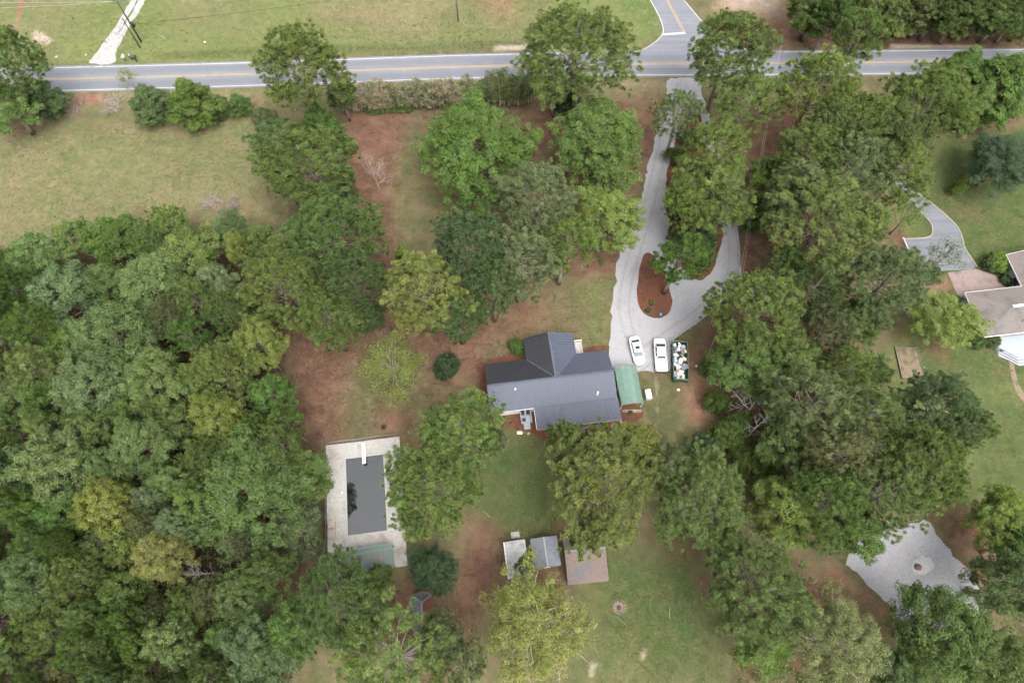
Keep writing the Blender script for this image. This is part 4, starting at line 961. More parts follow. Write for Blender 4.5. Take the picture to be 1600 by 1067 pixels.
stick(1118,505,1.9,52,M['wood'],'thin stick lying at the edge of the scrub above the dumpster')
stick(250,57,3.6,-35,M['stone_pale'],'pale plank lying on the meadow right of the poles')
stick(352,26,2.2,2,M['black'],'dark stick on the upper meadow')
stick(968,968,2.2,-38,M['wood'],'thin branch lying below the fire ring')
stick(1047,955,2.0,82,M['stone_pale'],'thin pale branch on the back lawn right of the fire ring')
stick(760,803,1.6,-40,M['stone_pale'],'thin pale stick on the back lawn left side')
stick(1000,583,4.5,42,M['wood'],'long thin branch on grass below the parked truck')
stick(563,412,4.2,0,M['grey_wood'],'fallen grey log under pines left of the front yard',.14)
fr = empty('fire_ring', P(967,949), 0, 'round fire ring of ash and stones in the back lawn', 'fire ring')
b = MB(); b.dome((0,0,-.02),.9,.9,.07,18,3); b.build('ash_bed', M['soil'], fr); b = MB(); b.dome((0,0,.03),.36,.36,.08,12,3); b.build('char', M['dark_wood'], fr)
for k in range(12):
    a_ = k*math.pi/6; b = MB(); b.dome((.78*math.cos(a_),.78*math.sin(a_),.02),.17,.14,.16,7,4,False,.15); b.build('stone', M['grey_wood'], fr)
gp = MB(); gp.dome((0,0,0),1.7,1.15,.09,26,3,False,.1); g1 = on_thing('gravel_heap', gp, M['white_stone'], P(1441,884,.02), .4, 'low white heap of crushed stone on the gravel pad', 'heap')
b = MB(); b.tube([(0,0,0),(0,0,.45),(0,0,.5)], [.42,.45,.36], 14); st = b.build('barrel_stump', M['grey_wood']); st.location = P(1433,886,.02)
st.name = 'stump'; tag(st, 'round cut stump beside the white heap on the gravel pad', 'stump'); b = MB(); b.cyl((-.02,.05),.33,.5,.53,12); b.build('cut_face', M['rust'], st)
for k, (px, py, s_, m_, lb) in enumerate(((1060,583+26,.3,'white_paint','white scrap of paper on grass below the dumpster'), (1088,572,.22,'white_paint','small white scrap on bare soil right of the dumpster'),
    (1497,640,.2,'white_paint','small white object on the lawn beside the pines'), (812,676,.45,'peach','tan flat stone on the lawn below the landing'), (826,677,.25,'stone_pale','small pale stone on the lawn below the landing'),
    (827,1038,.01,'peach',''), (320,66,.3,'white_paint','white scrap on the far verge of the meadow'), (88,89,.35,'stone_pale','pale rock on the verge left of the gravel track'), (134,86,.3,'stone_pale','pale rock on the verge close to the gravel track'))):
    if not lb: continue
    b = MB(); b.dome((0,0,0),s_,s_*.7,.1,7,3,False,.2); on_thing('scrap' if 'scrap' in lb or 'object' in lb else 'stone', b, M[m_], P(px,py,.005), k, lb, 'scrap' if 'scrap' in lb or 'object' in lb else 'stone')
#OBJECTS_END

# ------------------------------------------------------------------ trees
def faces_mesh(name, V, tint, k):
    """V: (n*k, 3) corner positions, k corners per face; tint: (n, 3) per face"""
    me = bpy.data.meshes.new(name); n = len(V)//k
    me.vertices.add(len(V)); me.vertices.foreach_set('co', V.astype(np.float32).ravel())
    me.loops.add(len(V)); me.loops.foreach_set('vertex_index', np.arange(len(V), dtype=np.int32))
    me.polygons.add(n); me.polygons.foreach_set('loop_start', np.arange(0, len(V), k, dtype=np.int32))
    me.update(calc_edges=True)
    a = me.attributes.new('tint', 'FLOAT_COLOR', 'POINT')
    c = np.ones((n, 4), np.float32); c[:, :3] = np.clip(tint, 0, 1)
    a.data.foreach_set('color', np.repeat(c, k, 0).ravel())
    me.materials.append(FOL); return me
def unit(v): return v / (np.linalg.norm(v, axis=-1, keepdims=True) + 1e-9)
def rand_dirs(g, n, up=0.0):
    d = unit(g.normal(size=(n, 3))); d[:, 2] += up; return unit(d)
def masses(g, n, R, B, zc, lo=1.25, inner=0.75, rough=0.22, taper=0.0):
    """centres of the branch masses of a crown: golden spiral over a dome with an uneven outline"""
    i = np.arange(n); cz = 1 - lo*(i+.5)/n; az = i*2.39996 + g.uniform(0, 6.28) + g.normal(0, .25, n)
    sz = np.sqrt(np.clip(1 - cz*cz, 0, 1))
    ph = g.uniform(0, 6.28, 3)
    lobes = 1 + rough*(np.sin(2*az+ph[0])*.5 + np.sin(3*az+ph[1])*.6 + np.sin(5*az+ph[2])*.4)
    f = g.uniform(inner, 1.0, n)*lobes
    z = zc + B*cz*g.uniform(.8, 1.05, n)
    if taper: f *= np.clip(1 - taper*(cz+1)/2, .12, 1)*1.25
    return np.stack([R*sz*f*np.cos(az), R*sz*f*np.sin(az), z], 1)
def needles(g, C, n, r, wid, up=.35):
    """tufts of needles: triangles that fan out from every centre in C with radius r"""
    m = len(C); c = np.repeat(C, n, 0); rr = np.repeat(r, n)[:, None]
    d = rand_dirs(g, m*n, up); L = rr*g.uniform(.75, 1.12, (m*n, 1))
    s = unit(np.cross(d, rand_dirs(g, m*n)))*wid*g.uniform(.7, 1.3, (m*n, 1))
    a = c + d*L*.28; t = c + d*L
    V = np.stack([a - s, a + s, t + s*.25, ], 1).reshape(-1, 3)
    return V
def leaves(g, C, n, r, size, up=.25, flat=.55, asp=.62, shell=.55):
    m = len(C); c = np.repeat(C, n, 0); rr = np.repeat(r, n)[:, None]
    d = rand_dirs(g, m*n, up); p = c + d*rr*g.uniform(shell, 1.05, (m*n, 1))*np.array([1, 1, .8])
    nn = unit(d*1.0 + np.array([0, 0, .5]) + g.normal(0, flat, (m*n, 3)))
    u = unit(np.cross(nn, rand_dirs(g, m*n))); w = np.cross(nn, u)
    sz = size*g.uniform(.65, 1.35, (m*n, 1))
    V = np.stack([p - u*sz, p - w*sz*asp, p + u*sz, p + w*sz*asp], 1).reshape(-1, 3)
    return V
def tints(g, m, n, hue=(.5, .16), val=(.5, .13), leafval=.16):
    a = np.stack([g.normal(hue[0], hue[1], m), g.normal(val[0], val[1], m), g.uniform(.3, .9, m)], 1)
    t = np.repeat(a, n, 0); t[:, 1] += g.normal(0, leafval, m*n); t[:, 0] += g.normal(0, .08, m*n); return t
def limbs(g, mb, trunk, C, r0, zlo, zhi, zoff=.6, seg=5, every=1):
    """limbs from the trunk out to the masses"""
    for k, c in enumerate(C[::every]):
        c = np.array(c); t = np.clip(c[2] - (np.hypot(c[0], c[1])*.55 + zoff), zlo, zhi)
        b = np.interp(t, trunk[:, 2], trunk[:, 0]), np.interp(t, trunk[:, 2], trunk[:, 1]), t
        m1 = np.array(b)*.5 + c*.5 + np.array([0, 0, -.25]) + g.normal(0, .18, 3)
        mb.tube([b, m1, c], [r0, r0*.6, r0*.2], seg, False)
def spine(g, H, lean=.02, n=7):
    z = np.linspace(0, H, n); x = np.cumsum(g.normal(0, lean*H/n*3, n)); y = np.cumsum(g.normal(0, lean*H/n*3, n))
    return np.stack([x-x[0], y-y[0], z], 1)
LIB = {}
def make_pine(key, seed, R, H, cl=.46, nm=26, np_=9, nb=95, prad=.62, gap=1.0, wid=.085, up=.35):
    g = np.random.default_rng(seed); B = H*cl*.55; zc = H - B*1.02
    C = masses(g, nm, R*.86, B*.9, zc, 1.5, .72, .15)
    top = np.array([[0, 0, H-.5]]); C = np.concatenate([C, top])
    tr = spine(g, H*.97)
    C[:, :2] += np.stack([np.interp(C[:, 2], tr[:, 2], tr[:, 0]), np.interp(C[:, 2], tr[:, 2], tr[:, 1])], 1)
    rm = R*g.uniform(.2, .33, len(C))*gap
    d = rand_dirs(g, len(C)*np_, .35); pc = np.repeat(C, np_, 0) + d*np.repeat(rm, np_)[:, None]*g.uniform(.5, 1.15, (len(d), 1))*np.array([1, 1, .75])
    pr = prad*g.uniform(.75, 1.3, len(pc))
    V = needles(g, pc, nb, pr, wid, up)
    crown = faces_mesh('pine_crown', V, tints(g, len(pc), nb, (.5, .2), (.5, .2), .14), 3)
    mb = MB(); n = len(tr); r0 = .018*H + .02
    mb.tube(tr, [r0*(1 - .82*i/(n-1))*(1.25 if i == 0 else 1) for i in range(n)], 9)
    limbs(g, mb, tr, C, .085, H*(1-cl)-1.5, H-.5)
    t = mb.mesh('pine_trunk'); t.materials.append(BARK)
    LIB.setdefault(key, []).append(dict(R=R, H=H, zc=zc, crown=crown, trunk=t))
def make_leafy(key, seed, R, H, base=.35, nm=34, nc=7, nl=72, crad=.85, size=.15, gap=1.0, inner=.62, rough=.2, taper=0., lo=1.45, limbr=.09, flat=.55, lean=.02, low_vase=False, up=.25, every=1):
    g = np.random.default_rng(seed); B = H*(1-base)*.5; zc = H*base + B
    C = masses(g, nm, R*.85, B*.9, zc, lo, inner, rough, taper)
    if taper: C = np.concatenate([C, [[0, 0, H-.4], [.2, .1, H-1.2]]])
    tr = spine(g, H*(.9 if not low_vase else .6), lean)
    rm = R*g.uniform(.2, .31, len(C))*gap
    if taper: rm *= np.clip(1.25 - taper*(C[:, 2]-H*base)/(2*B), .3, 1.2)
    d = rand_dirs(g, len(C)*nc, .25); pc = np.repeat(C, nc, 0) + d*np.repeat(rm, nc)[:, None]*g.uniform(.5, 1.15, (len(d), 1))*np.array([1, 1, .75])
    pr = crad*g.uniform(.7, 1.25, len(pc))
    V = leaves(g, pc, nl, pr, size, up, flat)
    V[:, 2] = np.maximum(V[:, 2], .05)
    crown = faces_mesh('leafy_crown', V, tints(g, len(pc), nl), 4)
    mb = MB(); n = len(tr); r0 = .019*H + .02
    mb.tube(tr, [r0*(1 - .8*i/(n-1))*(1.3 if i == 0 else 1) for i in range(n)], 9)
    limbs(g, mb, tr, C, limbr, H*base*.8 if not low_vase else H*.25, H*.88 if not low_vase else H*.58, 1.2, 5, every)
    if low_vase:
        for c in C[::2]:
            for j in range(3):
                e = c + g.normal(0, R*.13, 3); mb.tube([c*.6 + np.array([0, 0, H*.22]), (c+e)/2, e], [.05, .035, .015], 4, False)
    t = mb.mesh('leafy_trunk'); t.materials.append(BARK)
    LIB.setdefault(key, []).append(dict(R=R, H=H, zc=zc, crown=crown, trunk=t))
def branching(mb, g, p, d, L, r, lvl, spread=.55, upb=.15, tips=None):
    n = 3; pts = [p]; q = p.copy(); dd = d.copy()
    for i in range(n):
        dd = unit(dd + g.normal(0, .14, 3) + np.array([0, 0, upb*.3])); q = q + dd*L/n; pts.append(q.copy())
    mb.tube(pts, [r*(1-.18*i) for i in range(n+1)], 5 if lvl > 1 else 3, False)
    if lvl == 0:
        if tips is not None: tips.append(q)
        return
    for k in range(4 if lvl > 1 else 5):
        nd_ = unit(dd + g.normal(0, spread, 3) + np.array([0, 0, upb])); s = pts[1 + k % n]
        branching(mb, g, s if k else q, nd_, L*g.uniform(.5, .72), r*.5, lvl-1, spread, upb, tips)
def make_bare(key, seed, R, H, r=.16, lvl=4, spread=.6, upb=.2):
    g = np.random.default_rng(seed); mb = MB()
    if key == 'brush':
        for k in range(26):
            a_ = g.uniform(0, 6.28); q0 = np.array([math.cos(a_), math.sin(a_), 0])*g.uniform(0, R*.7)
            branching(mb, g, q0, unit(np.array([g.normal(), g.normal(), .55])), H*.7, r, 2, spread, upb)
    else: branching(mb, g, np.zeros(3), np.array([0, 0, 1.]), H*.5, r, lvl, spread, upb)
    v = np.array(mb.v); s = H/v[:, 2].max(); mb.v = [(x*s, y*s, max(0, z*s)) for x, y, z in mb.v]
    t = mb.mesh('bare_branches'); t.materials.append(BARK)
    v = np.array(mb.v); LIB.setdefault(key, []).append(dict(R=np.percentile(np.hypot(v[:, 0], v[:, 1]), 96), H=H, zc=H*.62, crown=None, trunk=t))
for i in range(5): make_pine('pine', 10+i, 6.2, 19+i % 3, .56 + .03*(i % 3), 46+2*(i % 3), 20, 62, .44, 1.0, .042)
for i in range(3): make_pine('small_pine', 40+i, 3.6, 14, .55, 28, 13, 60, .41, 1.0, .042)
for i in range(3): make_pine('open_pine', 60+i, 6.0, 20, .58, 40, 16, 60, .46, 1.08, .042)
for i in range(5): make_leafy('oak', 80+i, 6.0, 15+i % 3, .3, 42, 9, 105, .74, .118)
for i in range(5): make_leafy('mid', 100+i, 4.0, 14, .34, 28, 8, 95, .60, .112)
for i in range(2): make_leafy('big', 120+i, 8.6, 17, .22, 66, 10, 110, .80, .125)
for i in range(2): make_leafy('vase', 130+i, 7.5, 15, .22, 58, 8, 78, .75, .11, 1.1, .55, .2, limbr=.11, low_vase=True)
for i in range(3): make_leafy('cedar', 140+i, 3.0, 9, .04, 44, 9, 70, .42, .09, .9, .8, .14, .88, 1.9, flat=.5, up=.7)
make_leafy('leyland', 150, 4.4, 15, .05, 60, 8, 85, .65, .13, .9, .8, .12, .6, 1.9, flat=.4, up=.45)
make_leafy('feather', 155, 4.8, 8.5, .18, 30, 6, 55, .85, .085, 1.1, .5, .2, limbr=.05, low_vase=True, flat=.8)
make_leafy('wisp', 157, 3.2, 8, .3, 16, 4, 26, .6, .10, 1.1, .5, .3, limbr=.04, low_vase=True)
for i in range(3): make_leafy('shrub', 160+i, 1.6, 2.2, .0, 22, 5, 70, .42, .085, .9, .85, .06, 0., 1.5, .03)
for i in range(2): make_leafy('bush', 170+i, 2.6, 3.4, .02, 24, 6, 70, .55, .11, 1.0, .6, .25, 0., 1.5, .04)
make_leafy('ball', 175, 1.9, 2.9, .0, 46, 6, 90, .34, .07, .8, .95, .02, 0., 1.6, .03, .35)
for i in range(3): make_leafy('sapling', 180+i, .9, 4.6, .12, 14, 3, 20, .34, .07, 1.1, .5, .3, 0., 1.9, .018)
make_bare('bare', 193, 3, 8.5, .075, 5, .5, .4); make_bare('dead', 191, 4.5, 11, .2, 4, .75, .12); make_bare('brush', 192, 2.4, 1.9, .05, 3, 1.0, .3)
for v in LIB['brush']: v['R'] = max(v['R'], 1.0)

CLR = {  # leaf colour by plain colour words
 'olive green': (.155,.205,.062), 'yellow olive': (.178,.215,.062), 'dark green': (.100,.148,.058), 'grey green': (.150,.190,.086),
 'bright green': (.108,.172,.044), 'mid green': (.124,.178,.055), 'sage green': (.148,.205,.074), 'blue green': (.134,.192,.080),
 'yellow green': (.185,.235,.062), 'golden yellow': (.235,.268,.066), 'ochre yellow': (.228,.250,.095), 'lemon green': (.215,.228,.074), 'lime green': (.145,.225,.042), 'brown green': (.150,.168,.076),
 'deep green': (.058,.094,.046), 'russet': (.24,.17,.10), 'grey': (.25,.23,.21), 'pale grey': (.36,.34,.32), 'tan': (.30,.27,.175)}
KW = {'pine': 'pine', 'small_pine': 'pine', 'open_pine': 'pine', 'oak': 'broadleaf tree', 'mid': 'broadleaf tree', 'big': 'oak', 'vase': 'spreading tree', 'cedar': 'cedar', 'leyland': 'cypress',
      'feather': 'feathery tree', 'wisp': 'sparse tree', 'shrub': 'shrub', 'bush': 'bush', 'ball': 'clipped shrub', 'sapling': 'sapling', 'bare': 'bare tree', 'dead': 'dead tree', 'brush': 'brush'}
NAME = {'pine': 'pine_tree', 'small_pine': 'pine_tree', 'open_pine': 'pine_tree', 'oak': 'broadleaf_tree', 'mid': 'broadleaf_tree', 'big': 'oak_tree', 'vase': 'spreading_tree', 'cedar': 'cedar_tree', 'leyland': 'cypress_tree',
        'feather': 'feathery_tree', 'wisp': 'sparse_tree', 'shrub': 'shrub', 'bush': 'bush', 'ball': 'clipped_shrub', 'sapling': 'sapling', 'bare': 'bare_tree', 'dead': 'dead_tree', 'brush': 'brush_heap'}
rt = random.Random(99); used_var = {}
TREES = []
def tree(px, py, r, kind, H, colour, label=None, group=None, jitter=.15, squash=1.0, ground=False):
    """a tree whose crown is centred on the drone view's (px, py) at crown height; r: crown radius in photo pixels"""
    r *= {'pine': 1.13, 'open_pine': 1.15, 'small_pine': 1.18, 'oak': 1.08, 'mid': 1.1, 'vase': 1.1}.get(kind, 1.0)
    vs = LIB[kind]; i = used_var.get(kind, rt.randrange(len(vs))); used_var[kind] = i+1; v = vs[i % len(vs)]
    sz = H/v['H']; zc = v['zc']*sz
    p = P(px, py) if ground else P(px, py, zc); rw_ = r*depth(Vector((p.x, p.y, zc)))/FPX; s = rw_/v['R']
    o = empty(NAME[kind], (p.x, p.y, 0), rt.uniform(0, 6.28), label, KW[kind].split()[-1] if kind != 'brush' else 'brush', group)
    if kind in ('shrub', 'ball'): o['category'] = 'shrub'
    o.scale = (s*rt.uniform(1-jitter, 1+jitter), s*rt.uniform(1-jitter, 1+jitter), sz*squash)
    c = CLR[colour]; k = rt.uniform(.88, 1.12)
    if v['crown']:
        cr_ = link('crown', v['crown'], None, o); cr_.color = (c[0]*k*rt.uniform(.93,1.07), c[1]*k, c[2]*k*rt.uniform(.9,1.1), 1); cr_['kind'] = 'stuff'
    tk = link('trunk' if v['crown'] or kind != 'brush' else 'branches', v['trunk'], None, o)
    tk.color = {'bare': (.40,.33,.30,1), 'dead': (.55,.52,.49,1), 'brush': (.30,.25,.22,1), 'vase': (.36,.32,.28,1), 'feather': (.33,.30,.24,1), 'open_pine': (.23,.20,.175,1), 'sapling': (.40,.33,.24,1)}.get(kind, (.17,.135,.11,1))
    TREES.append(dict(o=o, px=px, py=py, r=r, kind=kind, colour=colour)); return o
#TREES
T = tree
# left edge and road verge
T(18,100,54,'pine',17,'olive green','big olive pine at the left edge beside the road')
T(66,150,34,'cedar',9,'dark green','dark cedar growing below the pine at the left edge')
T(14,168,40,'mid',10,'mid green','broadleaf tree at the left edge under the roadside pine')
T(236,160,38,'cedar',8,'dark green','dark rounded cedar, left of the roadside pair above the pasture')
T(300,158,48,'cedar',10,'bright green','large light green cedar, right of the roadside pair above the pasture')
T(372,162,20,'cedar',5,'bright green','small bright cedar just right of the big cedars above the pasture')
T(342,180,16,'bush',2.5,'dark green','low dark bush right of the large light green cedar')
T(412,186,20,'bush',3,'grey green','grey green bush at the pasture corner below the road')
T(198,122,18,'wisp',6,'yellow olive','thin sparse tree overlapping the road left of the cedars')
T(178,166,20,'brush',2,'grey','heap of grey cut branches left of the roadside cedars',ground=True)
T(118,172,18,'brush',1.6,'grey','low heap of grey branches near the dark cedar at left',ground=True)
T(335,318,26,'brush',1.6,'grey','low brown brush on the lower right of the pasture',ground=True)
T(365,322,18,'brush',1.8,'grey','brown brush clump at the pasture edge above the woods',ground=True)
T(475,112,60,'pine',21,'olive green','tall pine standing in front of the road, left of the thicket')
T(535,150,24,'small_pine',9,'dark green','small dark pine at the left end of the thicket')
T(500,196,36,'cedar',11,'bright green','bright green cedar behind the dark rounded pine')
T(480,262,70,'pine',17,'mid green','dense rounded pine at the right border of the pasture',squash=1.0)
T(440,225,34,'small_pine',13,'dark green','dark pine squeezed below the tall road pine')
T(535,285,26,'bush',4,'dark green','dark bush at the right foot of the rounded pasture pine')
T(584,266,27,'bare',8.5,'grey','leafless pinkish grey tree standing alone in the front yard')
T(905,78,78,'pine',23,'olive green','tallest pine beside the road, above the two oaks')
T(868,130,34,'small_pine',12,'grey green','smaller pine under the tall road pine, left side')
T(890,160,26,'cedar',6,'deep green','very dark cedar at the foot of the tall road pine')
T(745,238,96,'big',16,'bright green','large bright green oak left of the gravel drive in front yard')
T(935,226,90,'big',15,'bright green','large bright green oak touching the gravel drive')
T(842,322,66,'pine',19,'grey green','grey green pine directly below the gap between the two oaks')
T(950,344,48,'oak',13,'yellow green','yellow green tree below the right oak beside the drive')
T(738,392,68,'pine',19,'dark green','dark pine in the middle of the front yard below the left oak')
T(812,410,58,'open_pine',18,'grey green','open crowned dark pine above the front gable of the house')
T(668,462,68,'pine',18,'yellow olive','yellow olive pine at the left of the front yard group')
T(715,490,38,'small_pine',15,'dark green','small dark pine right of the yellow olive pine')
T(630,400,18,'cedar',7,'lime green','narrow lime green cedar above the yellow olive pine')
T(770,450,42,'pine',16,'dark green','dark pine over the round mulch ring near the house')
T(880,385,44,'open_pine',17,'olive green','sparse olive pine between the house and the yellow green tree')
# group between pasture and clearing
T(528,362,72,'pine',19,'mid green','big pine at the right end of the woods beside the front yard')
T(440,452,64,'pine',18,'olive green','rounded olive pine at the inner edge of the woods')
T(552,450,52,'pine',17,'dark green','dark pine leaning over the front yard fence line')
T(515,500,46,'pine',16,'mid green','pine overhanging the upper left of the straw clearing')
T(470,390,40,'small_pine',15,'grey green','grey green pine between the two big pines of the woods edge')
T(575,495,26,'bush',4,'dark green','dark undergrowth bush above the straw clearing')
T(407,540,44,'oak',15,'yellow green','yellow green tree with leaning trunks at the clearing edge')
T(612,574,52,'feather',7,'yellow green','feathery light green tree alone in the side yard')
T(698,572,20,'ball',2.8,'deep green','dark round clipped shrub left of the house')
T(807,542,13,'ball',2.0,'bright green','bright round clipped shrub beside the front gable')
# drive and right hand trees
T(1138,80,66,'pine',21,'olive green','big pine over the road right of the side road junction')
T(1058,185,34,'open_pine',14,'grey green','sparse pine standing over the upper end of the gravel drive')
T(1168,165,48,'open_pine',17,'olive green','open pine below the junction pine, above the straw bank')
T(1120,240,52,'open_pine',18,'yellow olive','yellowish open pine between the two arms of the drive, upper')
T(1110,305,58,'open_pine',17,'yellow olive','yellowish open pine between the two arms of the drive, lower')
T(1070,372,26,'bush',4,'dark green','dark bush on the straw island beside the left drive arm')
T(1095,400,22,'bush',4,'mid green','green bush at the tip of the straw island')
T(1060,245,20,'bush',3,'mid green','green bush on the straw island near its upper end')
T(1195,310,34,'mid',9,'lime green','lime green small tree right of the right drive arm')
T(1205,270,26,'mid',8,'bright green','bright green small tree above the lime one by the right drive arm')
T(1180,345,22,'bush',4,'bright green','bright bush right of the drive under the lime tree')
T(1056,412,38,'small_pine',13.5,'bright green','flat topped pine with bare trunk on the mulch island')
T(1275,146,56,'pine',20,'olive green','pine at the road edge, left of the right hand grove')
T(1340,62,36,'small_pine',18,'olive green','pine crown across the road in front of the straw bank')
T(1355,205,56,'pine',19,'olive green','pine in the centre of the right hand grove')
T(1440,168,58,'pine',20,'olive green','pine at the right side of the right hand grove below the road')
T(1330,262,52,'open_pine',18,'grey green','grey green pine below the grove centre')
T(1262,245,44,'pine',17,'olive green','pine at the left foot of the right hand grove')
T(1405,270,46,'open_pine',17,'olive green','open pine at the upper end of the neighbour drive')
T(1560,135,64,'leyland',14,'bright green','big bright cypress at the right edge below the road',squash=1.0)
T(1495,118,40,'leyland',12,'bright green','bright cypress between the road and the neighbour lawn')
T(1520,165,34,'leyland',11,'mid green','lower cypress at the neighbour lawn corner')
T(1558,255,50,'oak',9,'deep green','very dark magnolia on the neighbour lawn')
T(1594,240,36,'mid',8,'dark green','dark tree behind the magnolia at the right edge')
T(1500,290,13,'cedar',5,'lime green','lime conical evergreen left of the dark magnolia, farther one',squash=1.0)
T(1512,282,13,'cedar',5.5,'lime green','lime conical evergreen touching the dark magnolia',squash=1.0)
T(1285,352,84,'pine',20,'olive green','largest pine of the right side, above the leaning trunk')
T(1345,350,34,'mid',13,'bright green','bright green tree against the right side of the largest pine')
T(1245,310,42,'pine',18,'grey green','grey green pine behind the upper left of the largest pine')
T(1378,442,64,'pine',19,'grey green','grey green pine left of the neighbour parking area')
T(1418,335,30,'wisp',9,'olive green','thin tree leaning over the bend of the neighbour drive')
T(1475,398,36,'wisp',9,'grey green','sparse tree spreading over the neighbour parking area')
T(1188,490,72,'pine',19,'yellow olive','yellow olive pine beside the right drive arm')
T(1265,455,44,'open_pine',17,'dark green','dark pine between the largest pine and the yellow olive pine')
T(1290,520,44,'open_pine',16,'brown green','brownish open pine in the middle of the right side')
T(1335,500,36,'mid',12,'mid green','green tree in the gap left of the neighbour lawn')
T(1222,420,30,'small_pine',15,'mid green','small pine left of the dark pine near the leaning trunk')
T(1478,500,50,'oak',9,'yellow green','round yellow green tree beside the neighbour roof',squash=1.0)
T(1453,425,18,'bush',2.4,'dark green','dark hedge bush at the lower edge of the neighbour parking')
T(1430,420,13,'bush',2.4,'dark green','dark bush at the end of the white barrier rail')
T(1550,411,14,'ball',2.4,'dark green','dark round shrub at the neighbour house corner')
T(1563,410,17,'ball',2.8,'lime green','lime round shrub at the neighbour house corner')
T(1574,438,9,'ball',1.4,'dark green','small dark shrub under the neighbour side window')
T(1519,522,12,'ball',2.0,'dark green','dark shrub below the corner of the neighbour roof')
T(1528,534,13,'ball',2.0,'bright green','bright round shrub below the corner of the neighbour roof')
T(1551,533,10,'ball',1.6,'dark green','dark low shrub beside the neighbour terrace')
T(1165,560,52,'oak',14,'mid green','light green tree right of the dumpster')
T(1200,600,34,'mid',13,'mid green','green tree behind the light green one near the dumpster')
T(1118,628,20,'bush',4,'bright green','bright bush right of the worn track below the dumpster')
T(1140,678,34,'bush',5,'bright green','bright bushy tree below the dead grey tree')
T(1168,725,30,'bush',5,'yellow green','yellow green bush in the thicket right of the back lawn')
T(1096,704,24,'shrub',3.5,'deep green','dark fern green shrub at the top right of the back lawn pines')
T(1105,575,16,'bush',2.5,'mid green','green bush on bare soil right of the dumpster')
T(1190,622,38,'dead',12,'pale grey','dead white branched tree right of the light green tree')
T(1185,668,28,'dead',10,'pale grey','smaller dead grey tree above the yellow green bush')
T(1262,632,68,'open_pine',19,'grey green','pale pine with bare limbs right of the dead tree')
T(1462,646,60,'pine',19,'dark green','dark pine below the garden bed')
T(1352,650,52,'open_pine',18,'olive green','olive open pine left of the dark pine below the garden bed')
T(1305,712,66,'open_pine',18,'brown green','brownish open pine under the pale pine with bare limbs')
T(1440,728,64,'pine',19,'olive green','olive pine below the dark pine on the right')
T(1385,775,62,'open_pine',18,'olive green','olive open pine above the gravel pad')
T(1360,580,28,'mid',9,'mid green','small green tree left of the garden bed')
# back yard
T(955,762,84,'pine',18,'yellow olive','broad yellow olive pine above the large shed')
T(890,700,34,'small_pine',14,'olive green','pine covering the back deck of the house, left side')
T(985,700,38,'small_pine',15,'yellow olive','pine just below the stepping stones')
T(1092,778,72,'pine',18,'olive green','wide olive pine right of the yellow olive back yard pine')
T(1040,735,40,'small_pine',15,'grey green','grey green pine between the two broad back yard pines')
T(915,835,26,'small_pine',13,'olive green','pine branch tree over the roof of the large shed')
T(1225,800,50,'oak',15,'yellow green','yellow green tree above the gravel pad, left side')
T(1290,790,60,'pine',18,'bright green','bright green pine at the left edge of the gravel pad')
T(1195,760,36,'bush',6,'bright green','bright bush right of the wide olive pine')
T(1178,922,70,'pine',18,'mid green','dense pine left of the ochre tree at the bottom right')
T(1190,1005,46,'mid',11,'bright green','bright tree below the dense pine at the bottom')
T(1300,1005,82,'vase',15,'ochre yellow','ochre yellow tree with pale limbs at the bottom right')
T(1462,990,70,'oak',15,'mid green','green tree at the lower edge of the gravel pad')
T(1545,1030,66,'oak',15,'mid green','green tree at the bottom right corner')
T(1575,915,54,'oak',14,'dark green','dark tree at the right edge beside the gravel pad')
T(1562,810,48,'oak',11,'yellow green','yellow green tree at the right edge above the gravel pad')
T(1592,850,34,'mid',12,'bright green','bright tree at the right edge between two larger trees')
T(1390,1050,40,'mid',11,'dark green','dark tree at the bottom edge right of the ochre tree')
T(832,978,76,'vase',14,'lemon green','yellow green tree with pale limbs below the three sheds')
T(820,884,13,'mid',9,'mid green','leafy small tree over the end of the white shed')
T(671,770,77,'pine',18,'olive green','large pine overhanging the right side of the pool')
T(716,668,60,'pine',17,'olive green','feathery pine between the pool and the house')
T(768,690,22,'small_pine',12,'grey green','small grey pine at the left back corner of the house')
T(676,890,40,'oak',8,'deep green','dark glossy magnolia below the pool pine',squash=1.0)
T(530,945,64,'pine',18,'mid green','pine below the pool canopy')
T(590,900,26,'cedar',8,'mid green','green cedar at the lower right of the pool canopy')
T(625,1025,80,'open_pine',17,'olive green','sparse pine at the bottom edge below the playhouse')
T(690,1000,34,'open_pine',15,'grey green','sparse pine right of the playhouse')
T(720,1040,30,'small_pine',13,'grey green','small pine at the bottom edge left of the yellow green tree')
T(478,745,46,'mid',11,'mid green','green tree leaning toward the left pool fence')
T(470,830,44,'mid',10,'brown green','brownish green tree beside the lower left pool deck')
# beyond the road, top right
for k, (x, y, r, c) in enumerate(((1278,0,38,'mid green'),(1320,-6,48,'olive green'),(1375,0,46,'olive green'),(1425,-4,50,'brown green'),(1475,5,46,'mid green'),(1525,2,50,'olive green'),(1575,8,52,'mid green'),(1625,5,52,'olive green'),(1300,20,26,'bright green'))):
    T(x, y, r, 'pine' if r > 40 else 'small_pine', 13, c, 'lone small bright pine in front of the wood across the road' if k == 8 else '%s pine from the left in the middle row across the road' % ('first','second','third','fourth','fifth','sixth','seventh','eighth')[k], 'pines across the road')
